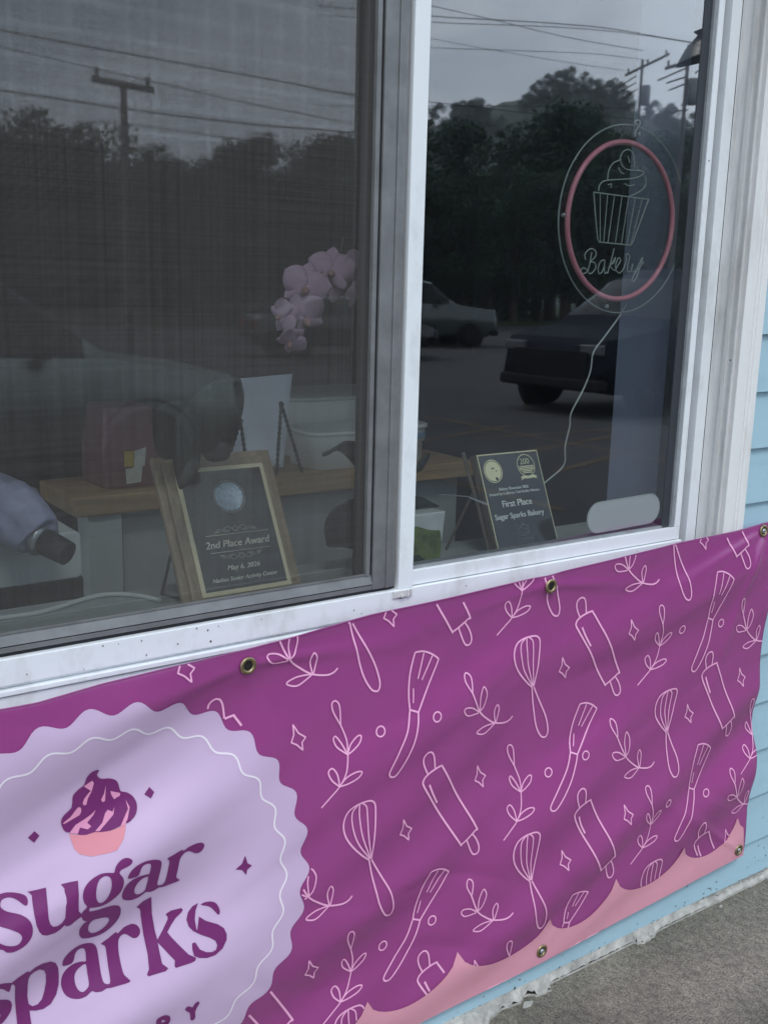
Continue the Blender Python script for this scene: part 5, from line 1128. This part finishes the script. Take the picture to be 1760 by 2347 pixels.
def make_car(kind, name, label, cat, paint_m, pos, ang, group=None):
    """nose at local x=0, body running to +x; ang turns it about z"""
    K = car_profile(kind); L, W = K['L'], K['W']; pos = Vector(pos); ca, sa = math.cos(ang), math.sin(ang)
    def G(x, y, z): x -= L/2; return (pos.x+ca*x-sa*y, pos.y+sa*x+ca*y, pos.z+z)
    rt = empty(name, pos, label, cat, group); N = 64
    x0c, x1c = K['top'][0][0], K['top'][-1][0]
    body, gl_ = MB(), MB(); rows = []
    for i in range(N+1):
        x = L*i/N; e0 = min(1, (x/.55)); e1 = min(1, ((L-x)/.45)); w_ = W*(.80+.20*(1-(1-e0)**2.2))*(.86+.14*(1-(1-e1)**2))
        bz = lin(x, K['belt']); tz = max(bz+.015, lin(x, K['top'])) if x0c < x < x1c else bz+.015
        k = min(1, (tz-bz)/.5); zb_ = .30 if .25 < x < L-.2 else .42
        wr = w_*(.93-.20*k)
        rows.append([(0, zb_), (w_*.9, zb_), (w_, zb_+.14), (w_*1.0, bz*.72), (w_*.965, bz-.04), (w_*.93, bz), (wr, tz-.05*k), (wr*.86, tz-.01), (wr*.45, tz+.018*k), (0, tz+.028*k)])
    nR = len(rows[0])
    vs = []
    for i, rw_ in enumerate(rows):
        x = L*i/N
        for y, z in rw_: vs.append(G(x, y, z))
        for y, z in rw_[::-1]: vs.append(G(x, -y, z))
    M2n = 2*nR; fb_, fg = [], []
    for i in range(N):
        xm = L*(i+.5)/N; k = (lin(xm, K['top'])-lin(xm, K['belt'])) if x0c < xm < x1c else 0
        slope = abs(lin(xm+.06, K['top'])-lin(xm-.06, K['top']))/.12
        for j in range(M2n-1):
            f = (i*M2n+j, i*M2n+j+1, (i+1)*M2n+j+1, (i+1)*M2n+j); jj = j if j < nR else M2n-2-j
            win_side = k > .16 and jj == 5 and not any(abs(xm-c_) < .055 for c_ in ((x0c+1.35), (x0c+2.35)))
            ws = x0c+.12 < xm < x1c-.02 and slope > .42 and jj in (6, 7, 8, 9) and k > .10
            (fg if (win_side or ws) else fb_).append(f)
    body.add(vs, fb_, 0, True); body.add(vs[:M2n], [tuple(range(M2n))], 0); body.add(vs[-M2n:], [tuple(range(M2n))[::-1]], 0)
    bo = body.build('body', paint_m, rt, fixn=False)
    bm = bmesh.new(); bm.from_mesh(bo.data); bmesh.ops.remove_doubles(bm, verts=bm.verts, dist=.0005); bmesh.ops.recalc_face_normals(bm, faces=bm.faces); bm.to_mesh(bo.data); bm.free()
    gl_.add(vs, fg, 0, True); go = gl_.build('windows', M['carglass'], rt, fixn=False)
    bm = bmesh.new(); bm.from_mesh(go.data); bmesh.ops.remove_doubles(bm, verts=bm.verts, dist=.0005); bmesh.ops.recalc_face_normals(bm, faces=bm.faces); bm.to_mesh(go.data); bm.free()
    R_ = .36 if kind != 'sedan' else .32
    for wx in (.92, L-.98):
        for sy in (-1, 1):
            c0 = Vector(G(wx, sy*(W-.10), R_)); ax = Vector(G(wx, sy*W, R_))-c0; ax.normalize()
            wb_ = MB().lathe([(R_*.62, -.11), (R_*.97, -.11), (R_, -.08), (R_, .08), (R_*.96, .105), (R_*.64, .11)], c0, ax, 32); wo = wb_.build('wheel', M['tyre'], rt)
            rb2 = MB().lathe([(R_*.64, .085), (R_*.60, .095), (R_*.12, .085), (.0, .10)], c0, ax, 24)
            for q_ in range(5):
                a = 2*PI*q_/5; e = ax.orthogonal().normalized(); g3 = ax.cross(e); d_ = e*math.cos(a)+g3*math.sin(a); t_ = ax.cross(d_); rb2.obox(c0+ax*.092-t_*.025+d_*.04, d_*(R_*.52), t_*.05, ax*.02)
            rb2.build('rim', M['rim'], wo)
            ar = MB().lathe([(R_*1.16, .045), (R_*1.22, .10), (R_*1.14, .104), (R_*1.02, .03)], c0, ax, 32, cap=False); ar.build('wheel_arch', M['trimblack'], rt)
    for sy in (-1, 1):
        y = sy*W*.66; zl = lin(.12, K['belt'])-.10
        MB().obox(G(.015, y-.17, zl-.07), Vector(G(.10, y-.17, zl-.07))-Vector(G(.015, y-.17, zl-.07)), Vector(G(0, .34, 0))-Vector(G(0, 0, 0)), (0, 0, .13)).build('headlight', M['lamp'], rt, bevel=.02)
        MB().obox(G(L-.10, y-.14, lin(L-.3, K['belt'])-.36), Vector(G(.11, 0, 0))-Vector(G(0, 0, 0)), Vector(G(0, .28, 0))-Vector(G(0, 0, 0)), (0, 0, .26)).build('taillight', M['redlamp'], rt, bevel=.02)
        mx_ = x0c+.55; MB().obox(G(mx_, sy*(W+.0)-.02*sy, lin(mx_, K['belt'])+.00), Vector(G(.14, 0, 0))-Vector(G(0, 0, 0)), Vector(G(0, sy*.20, 0))-Vector(G(0, 0, 0)), (0, 0, .15)).build('side_mirror', M['trimblack'], rt, bevel=.03)
    e1_ = Vector(G(0, 1, 0))-Vector(G(0, 0, 0)); ex_ = Vector(G(1, 0, 0))-Vector(G(0, 0, 0))
    gr_ = MB()
    for q_ in range(5): gr_.obox(Vector(G(-.02, -.42, .50+.06*q_)), e1_*.84, ex_*.06, (0, 0, .035))
    gr_.obox(Vector(G(-.01, -.60, .48)), e1_*1.2, ex_*.05, (0, 0, .34)); gr_.build('grille', M['trimblack'], rt)
    MB().obox(Vector(G(-.04, -W*.86, .34)), e1_*(W*1.72), ex_*.22, (0, 0, .15)).build('bumper', M['trimblack'], rt, bevel=.04)
    return rt
def carpaint(name, c): m = mat(name, c, .22, spec=.6, coat=.7); return m
ZL = -.18
def place(k, x, y, zc_=ZL): p = mir(atz(k, x, y, zc_)); return Vector((p.x, p.y, zc_))
vd = lambda p: math.atan2(p.y-CAM[1], p.x-CAM[0])
# near vehicle filling the left pane, nose to the right
p = place('S', 585, 1100); make_car('suv', 'parked_car', 'pale green grey sport utility car parked nose right close to the left pane', 'car', mat('paint_sage', (.30, .35, .335), .30, .9, coat=.3), p+Vector((-2.42, -.9, 0)), PI+.10, 'cars parked in the lot')
# dark vehicle in the right pane, nose to the left
p = place('S', 1185, 965); dark_car = make_car('suv', 'parked_car', 'dark navy blue sport utility car parked nose left, mirrored behind the round sign', 'car', mat('paint_navy', (.010, .013, .021), .7, spec=.10), p+Vector((3.6, -.7, 0)), -.10, 'cars parked in the lot'); dark_car.scale = (1.12, 1.12, 1.12)
p = place('S', 1010, 792); make_car('pickup', 'parked_car', 'dark grey green pickup truck far off by the grass, mirrored left in the right pane', 'car', carpaint('paint_silver', (.06, .075, .07)), p+Vector((-1.0, -.5, 0)), PI+.35, 'cars parked in the lot')
p = place('S', 950, 815); make_car('sedan', 'parked_car', 'black low sedan in front of the dark pickup truck, half hidden by the mullion', 'car', carpaint('paint_black', (.010, .011, .016)), p+Vector((-2.3, 0, 0)), PI+.25, 'cars parked in the lot')
for i, (x, y, c_, lb_, kd) in enumerate(((1085, 712, (.45, .46, .48), 'pale sedan under the far trees, left of the white hatch', 'sedan'), (1150, 714, (.55, .56, .60), 'white hatch parked across the lot under the far trees', 'suv'), (1215, 712, (.30, .32, .36), 'grey sedan under the far trees, right of the white hatch', 'sedan'), (520, 700, (.34, .35, .36), 'grey sedan far off behind the sage car in the screened pane', 'sedan'))):
    p = place('S', x, y); make_car(kd, 'parked_car', lb_, 'car', carpaint('paint_far', c_), p, PI*.9+.5*i, 'cars parked in the lot')

# ----- trees
rng = random.Random(11)
def tree_mesh(kind, h, seed):
    rn = random.Random(seed); wf = .58 if seed <= 3 else 1.0; tb = MB(); cb_ = MB()
    if kind == 'conifer':
        tb.tube([(0, 0, 0), (.05, 0, h*.5), (0, 0, h*.97)], [h*.022, h*.014, h*.003], 8)
        nt_ = 17
        for t in range(nt_):
            f = t/(nt_-1); z = h*(.10+.88*f); R0 = h*.30*(1-f)**.9*(.75+.25*math.sin(t*2.6))+.06; nb = max(6, int(15*(1-f)+5))
            for b_ in range(nb):
                a = 2*PI*b_/nb+rn.random()*.8; Lb = R0*rn.uniform(.65, 1.2)
                nq = max(3, int(Lb/.16))
                for q_ in range(nq*2):
                    s_ = (q_*.5+.5)/nq; px_, py_ = math.cos(a)*Lb*s_, math.sin(a)*Lb*s_; pz = z-.32*Lb*s_+rn.uniform(-.12, .12); sz = (.36*(1-s_*.5))*(.45+.6*(1-f))*h/9
                    for _ in range(3):
                        n_ = Vector((rn.gauss(0, .6), rn.gauss(0, .6), rn.gauss(0, .8)+.5)).normalized(); e = n_.orthogonal().normalized(); e.rotate(Matrix.Rotation(rn.random()*6.28, 3, n_)); g3 = n_.cross(e); c0 = Vector((px_+rn.uniform(-.2, .2), py_+rn.uniform(-.2, .2), pz))
                        cb_.add([c0-e*sz*.5, c0+g3*sz*.3, c0+e*sz*.9, c0-g3*sz*.3], [(0, 1, 2, 3)])
    else:
        tb.tube([(0, 0, 0), (.1, .05, h*.25), (.0, .1, h*.55)], [h*.03, h*.024, h*.012], 8)
        lobes = []
        for _ in range(5):
            a = rn.random()*6.28; d = Vector((math.cos(a)*h*.22, math.sin(a)*h*.22, h*rn.uniform(.5, .75))); tb.tube([(.05, .05, h*.3), tuple(Vector((0, 0, h*.4)).lerp(d, .5)), tuple(d)], [h*.014, h*.009, h*.004], 6)
        for _ in range(26):
            a = rn.random()*6.28; f = rn.random(); rr_ = h*.34*wf*math.sin(PI*(.12+.80*f))*rn.uniform(.3, 1); lobes.append((Vector((math.cos(a)*rr_, math.sin(a)*rr_, h*(.20+.72*f))), h*rn.uniform(.07, .13)))
        for c0, r_ in lobes:
            for _ in range(330):
                v = Vector((rn.gauss(0, 1), rn.gauss(0, 1), rn.gauss(0, 1))).normalized()*r_*rn.uniform(.55, 1.12); v.z *= .8; sz = h*.0095*rn.uniform(.6, 1.7); n_ = (v.normalized()*.6+Vector((rn.gauss(0, .5), rn.gauss(0, .5), rn.gauss(0, .5)))).normalized(); e = n_.orthogonal().normalized(); e.rotate(Matrix.Rotation(rn.random()*6.28, 3, n_)); g3 = n_.cross(e); c1 = c0+v
                cb_.add([c1-e*sz, c1+g3*sz*.6, c1+e*sz*1.1, c1-g3*sz*.6], [(0, 1, 2, 3)])
    return tb, cb_
protos = {}
def plant_tree(kind, h, seed, x, y, scale, label, mt, group, zbase=-.2, rz_=0):
    key = (kind, seed, mt)
    if key not in protos:
        tb, cb_ = tree_mesh(kind, h, seed); nm = 'conifer_tree' if kind == 'conifer' else 'leafy_tree'
        rt = empty(nm, (0, 0, 0)); tb.build('trunk', M['bark'], rt); cb_.build('crown', M[mt], rt, fixn=False); protos[key] = rt; o = rt
    else:
        src = protos[key]; o = src.copy(); C.objects.link(o)
        for ch in list(src.children): c_ = ch.copy(); C.objects.link(c_); c_.parent = o
    o.location = (x, y, zbase); o.rotation_euler = (0, 0, rz_); o.scale = (scale,)*3; tag(o, label, 'tree', group); return o
def tree_at(x, ytop, dist, kind, seed, mt, label, group, hproto=9.0, zb_=-.1):
    """crown top at a photo point, mirrored, at a real distance in front of the wall"""
    P = at('S', x, ytop, 2*YG+dist); h = P.z-zb_; plant_tree(kind, hproto, seed, P.x, -dist, h/hproto, label, mt, group, zb_, rng.random()*6)
ORD = ['first', 'second', 'third', 'fourth', 'fifth', 'sixth', 'seventh', 'eighth', 'ninth', 'tenth', 'eleventh', 'twelfth', 'thirteenth', 'fourteenth', 'fifteenth']
GT = 'dark trees along the far edge of the lot'
rowD = [('D', x_, y_, k_) for x_, y_, k_ in ((925, 252, 'conifer'), (965, 262, 'conifer'), (1003, 252, 'leafy'), (1040, 288, 'leafy'), (1082, 276, 'conifer'), (1118, 290, 'leafy'), (1152, 250, 'leafy'), (1182, 228, 'leafy'), (1214, 210, 'leafy'), (1248, 210, 'leafy'), (1282, 226, 'leafy'), (1312, 268, 'leafy'), (1365, 285, 'leafy'), (1440, 278, 'leafy'), (1530, 258, 'leafy'))]+[
        ('D', 470, 330, 'leafy'), ('D', 520, 292, 'leafy'), ('D', 570, 282, 'leafy'), ('D', 630, 292, 'leafy'), ('D', 690, 285, 'leafy'), ('D', 745, 276, 'leafy'), ('D', 800, 262, 'conifer'), ('D', 850, 268, 'leafy')]
wh = ['bushy', 'tall', 'broad', 'ragged', 'dense', 'slim']
for i, (k, x, y, kd) in enumerate(rowD):
    X, Y_ = px(k, x, y); 
    side = 'in the right pane' if x > 900 else 'in the screened pane' if x < 800 else 'behind the mullion'
    lab = f"{ORD[i if i < 15 else i-15]} {'conifer' if kd == 'conifer' else 'leafy tree'} position from the left in the dark tree line {'of the right pane' if i < 15 else 'of the screened pane'}"
    tree_at(X, Y_+6, 40+3*((i*7) % 4), kd, 1+(i % 3), 'fol_dark' if i % 3 else 'fol_mid', lab, GT)
for i in range(14):      # lower growth that closes the line
    x = 900+i*56; X, Y_ = px('D', x, 348+12*((i*5) % 4)); tree_at(X, Y_, 37.5+(i % 2), 'leafy', 4+(i % 2), 'fol_mid' if i % 2 else 'fol_dark', f"{ORD[i]} low bushy tree from the mullion, mirrored under the dark tree line", 'low growth in front of the dark trees')
for i in range(9):
    x = 420+i*52; X, Y_ = px('D', x, 352+12*((i*5) % 4)); tree_at(X, Y_, 38+(i % 2), 'leafy', 4+(i % 2), 'fol_dark', f"{ORD[i]} low bushy tree from the left, mirrored faintly in the screened pane", 'low growth in front of the dark trees')
FAR = ((860, 268), (935, 262), (1000, 262), (1045, 252), (1085, 230), (1120, 212), (1160, 203), (1205, 186), (1255, 178), (1300, 184), (1335, 204), (1375, 236), (1430, 262), (1500, 265))
for i, (x, y) in enumerate(FAR[:13]):
    X, Y_ = px('D', x, y); P_ = at('S', X, Y_+4, 2*YG+190); zb_ = P_.z-11
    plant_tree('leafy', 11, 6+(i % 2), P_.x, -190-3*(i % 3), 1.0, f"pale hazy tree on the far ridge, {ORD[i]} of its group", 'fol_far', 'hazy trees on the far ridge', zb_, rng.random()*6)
prof = [(at('D', x, y+16, 2*YG+186).x, at('D', x, y+16, 2*YG+186).z) for x, y in FAR]
prof = [(prof[0][0]-60, 4)]+prof+[(prof[-1][0]+60, 4)]
hb = MB(); vs = []; nx, ny = 150, 12
for j in range(ny):
    for i in range(nx):
        x = prof[0][0]+(prof[-1][0]-prof[0][0])*i/(nx-1); t = j/(ny-1); top_ = lin0(x, prof)
        vs.append((x, -170-40*t, -.2+(top_+.2)*math.sin(PI/2*min(1, t*2.4))+1.0*noise.noise(Vector((x*.35, t*9, 0)))+.7*noise.noise(Vector((x*1.1, t*20, 4)))))
hb.add(vs, [(j*nx+i, j*nx+i+1, (j+1)*nx+i+1, (j+1)*nx+i) for j in range(ny-1) for i in range(nx-1)], 0, True)
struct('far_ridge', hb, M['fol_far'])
for i in range(70):
    x = prof[1][0]+(prof[-2][0]-prof[1][0])*rng.random(); t = .12+.45*rng.random(); zt = -.2+(lin0(x, prof)+.2)*math.sin(PI/2*min(1, t*2.4))
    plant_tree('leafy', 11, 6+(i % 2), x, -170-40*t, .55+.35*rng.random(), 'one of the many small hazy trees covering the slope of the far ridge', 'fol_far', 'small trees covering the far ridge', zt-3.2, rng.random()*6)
for i in range(22):
    X, Y_ = px('D', -90+i*29, 262+max(0, i-3)*7+16*(i % 3)); P_ = at('S', X, Y_, 2*YG+50+4*(i % 3)); zb_ = max(-.1, P_.z-10)
    plant_tree('leafy', 9, 4+(i % 2), P_.x, -(50+4*(i % 3)), (P_.z-zb_)/9, 'one of the many dark trees filling the hill slope in the screened pane', 'fol_dark', 'trees filling the hill slope', zb_, rng.random()*6)
for i, (x, y) in enumerate(((-60, 215), (0, 200), (60, 204), (130, 220), (200, 238), (265, 262), (330, 288), (390, 308), (440, 322))):
    X, Y_ = px('D', x, y); tree_at(X, Y_+8, 56+2*(i % 3), 'leafy', 4+(i % 2), 'fol_mid', f"{ORD[i]} tree down the hill slope from the left in the screened pane", 'trees on the hill slope', 13)

# ----- utility poles and cables
def vp(k, x, y, Yv): return mir(at(k, x, y, Yv))
def pole(k, top, foot_px, Yv, arm, ins, label, hasbox=True, arms2=(), grp='utility poles along the road', mt=None):
    tm = mt or M['timber']
    T0 = vp(k, *top, Yv); rt = empty('utility_pole', (T0.x, T0.y, -.2), label, 'pole', grp)
    MB().tube([(T0.x, T0.y, -.3), (T0.x, T0.y, T0.z)], [.12, .075], 12).build('post', tm, rt)
    a, b_ = vp(k, *arm[0], Yv-.0), vp(k, *arm[1], Yv); d = (b_-a); off = Vector((0, .16, 0))
    MB().obox(a+off-Vector((0, 0, .07)), d, (0, .10, 0), (0, 0, .14)).build('crossarm', tm, rt, bevel=.01)
    for t in ins:
        c0 = a+off+d*t+Vector((0, .05, .07)); MB().lathe([(.03, 0), (.06, .05), (.045, .12), (.065, .16), (.03, .22)], c0, (0, 0, 1), 10).build('insulator', tm, rt)
    if hasbox:
        c0 = Vector((T0.x+.18, T0.y+.24, T0.z-2.4)); MB().lathe([(.20, 0), (.24, .06), (.24, .95), (.20, 1.05)], c0, (0, 0, 1), 20).build('transformer', M['steelpole'], rt)
    for (q0, q1) in arms2:
        a, b_ = vp(k, *q0, Yv), vp(k, *q1, Yv); MB().tube([a, b_], .035, 6).build('cable_bracket', M['wireline'], rt)
    return T0
pole('TR', (885, 655), None, 30, ((480, 1012), (1085, 835)), (.06, .5, .93), 'dark timber utility pole mirrored at the right edge of the right pane', True, (((430, 1175), (830, 1000)), ((555, 1215), (830, 1125)), ((590, 1320), (850, 1215)), ((690, 1625), (860, 1610)), ((770, 1540), (860, 1515)), ((975, 1070), (1120, 950))))
pole('TR', (205, 870), None, 41, ((-90, 1110), (545, 800)), (.06, .5, .93), 'slimmer ghost pole, added as the second reflection of the dark timber pole', True, (((-110, 1250), (110, 1110)), ((-110, 1330), (110, 1210)), ((-80, 1440), (130, 1300))))  # extra pole added to imitate the doubled reflection in the glass
pole(1, (492, 322), None, 24, ((355, 315), (600, 362)), (.08, .9), 'pale weathered utility pole with one crossarm mirrored in the screened pane', False, mt=mat('bleached_timber', (.12, .12, .12), .9, nscale=2, namt=.2))
CG = 'overhead cables across the road'
def cable(k, pts, Yv, label, r=.016):
    P = smooth_pts([tuple(vp(k, x, y, Yv)) for x, y in pts], 6); o = MB().tube(P, r, 6).build('overhead_cable', M['wireline'], loc=tuple(P[0])); tag(o, label, 'cable', CG)
for pts, Yv, lb_, r_ in (
    ([(-700, -190), (-200, 0), (0, 52), (430, 150), (1000, 285), (1570, 385)], 36, 'overhead cable falling from the top left of the right pane to the ghost pole top', .016),
    ([(-900, 40), (0, 125), (430, 150), (900, 178), (1300, 215), (1640, 272), (1960, 325)], 30, 'upper cable of the close pair running to the dark pole top', .018),
    ([(-900, 110), (0, 170), (430, 187), (900, 205), (1300, 235), (1600, 272), (1960, 330)], 31, 'lower cable of the close pair running to the dark pole top', .015),
    ([(-700, 170), (0, 300), (430, 380), (1000, 475), (1420, 535)], 38, 'thin cable falling gently to the left arm end of the ghost pole', .012),
    ([(-900, 330), (0, 365), (700, 388), (1200, 410), (1560, 452)], 40, 'single nearly level cable running to the ghost pole head', .015),
    ([(-900, 680), (0, 780), (500, 838), (740, 860), (1200, 878), (1500, 905)], 33, 'low cable passing just above the dark tree line', .016),
    ([(-900, 800), (0, 808), (500, 806), (1500, 828), (1900, 870)], 36, 'lowest level cable crossing the hazy trees', .014)): cable('SK', pts, Yv, lb_, r_)
for pts, Yv, lb_, r_ in (
    ([(-300, 60), (0, 117), (450, 200), (1000, 300), (1410, 378), (1700, 430)], 18, 'top dark cable sloping down across the screened pane', .014),
    ([(-300, 120), (50, 195), (450, 285), (1000, 410), (1410, 490), (1700, 545)], 20, 'second cable sloping across the screened pane over the pole crossarm', .011),
    ([(-300, 325), (0, 355), (500, 430), (1000, 490), (1410, 525), (1700, 560)], 16, 'thick low cable crossing the screened pane just above the trees', .013),
    ([(350, 480), (500, 490), (840, 535), (1200, 590)], 20, 'short lowest cable crossing beside the pole in the screened pane', .010)): cable(1, pts, Yv, lb_, r_)

# ----- gooseneck sign lamp on the wall above the window, mirrored at the top right
c0 = mir(at('TR', 1110, 690, .62)); lr = empty('wall_lamp', (2.35, -.01, 2.75), 'dark enamel gooseneck wall lamp, mirrored at the top right corner of the right pane', 'lamp')
tip = vp('TR', 930, 650, .62); c0 = vp('TR', 1260, 760, .62)
ax = Vector((.25, .12, -1)).normalized(); R0 = (c0-tip).length*1.12
MB().lathe([(.02, -R0*.62), (.05, -R0*.60), (R0*.35, -R0*.50), (R0*.7, -R0*.25), (R0*.92, .0), (R0, R0*.10), (R0*.97, R0*.10), (R0*.88, .01), (R0*.6, -R0*.25)], c0, ax, 40, cap=False).build('shade', M['lampdark'], lr)
MB().tube([c0-ax*R0*.6, c0-ax*R0*.95+Vector((.05, .05, .02)), Vector((2.32, -.3, 2.86)), Vector((2.35, -.12, 2.84)), Vector((2.35, -.012, 2.75))], .013, 10).build('gooseneck', M['lampdark'], lr)
MB().lathe([(.06, 0), (.06, .02), (.03, .03)], (2.35, -.006, 2.75), (0, -1, 0), 20).build('wall_plate', M['lampdark'], lr)

# ------------------------------------------------------------------ damp air
hz = MB().box(-260, 360, -330, 40, -1.3, 75).build('haze', [], None, loc=(0, 0, 0)); hz['kind'] = 'stuff'
hm_ = bpy.data.materials.new('damp_air'); hm_.use_nodes = True; n = hm_.node_tree; n.nodes.clear()
o_ = n.nodes.new('ShaderNodeOutputMaterial'); v_ = n.nodes.new('ShaderNodeVolumePrincipled'); v_.inputs['Color'].default_value = (.86, .91, .97, 1); v_.inputs['Density'].default_value = .0007
n.links.new(v_.outputs[0], o_.inputs['Volume']); hz.data.materials.append(hm_)
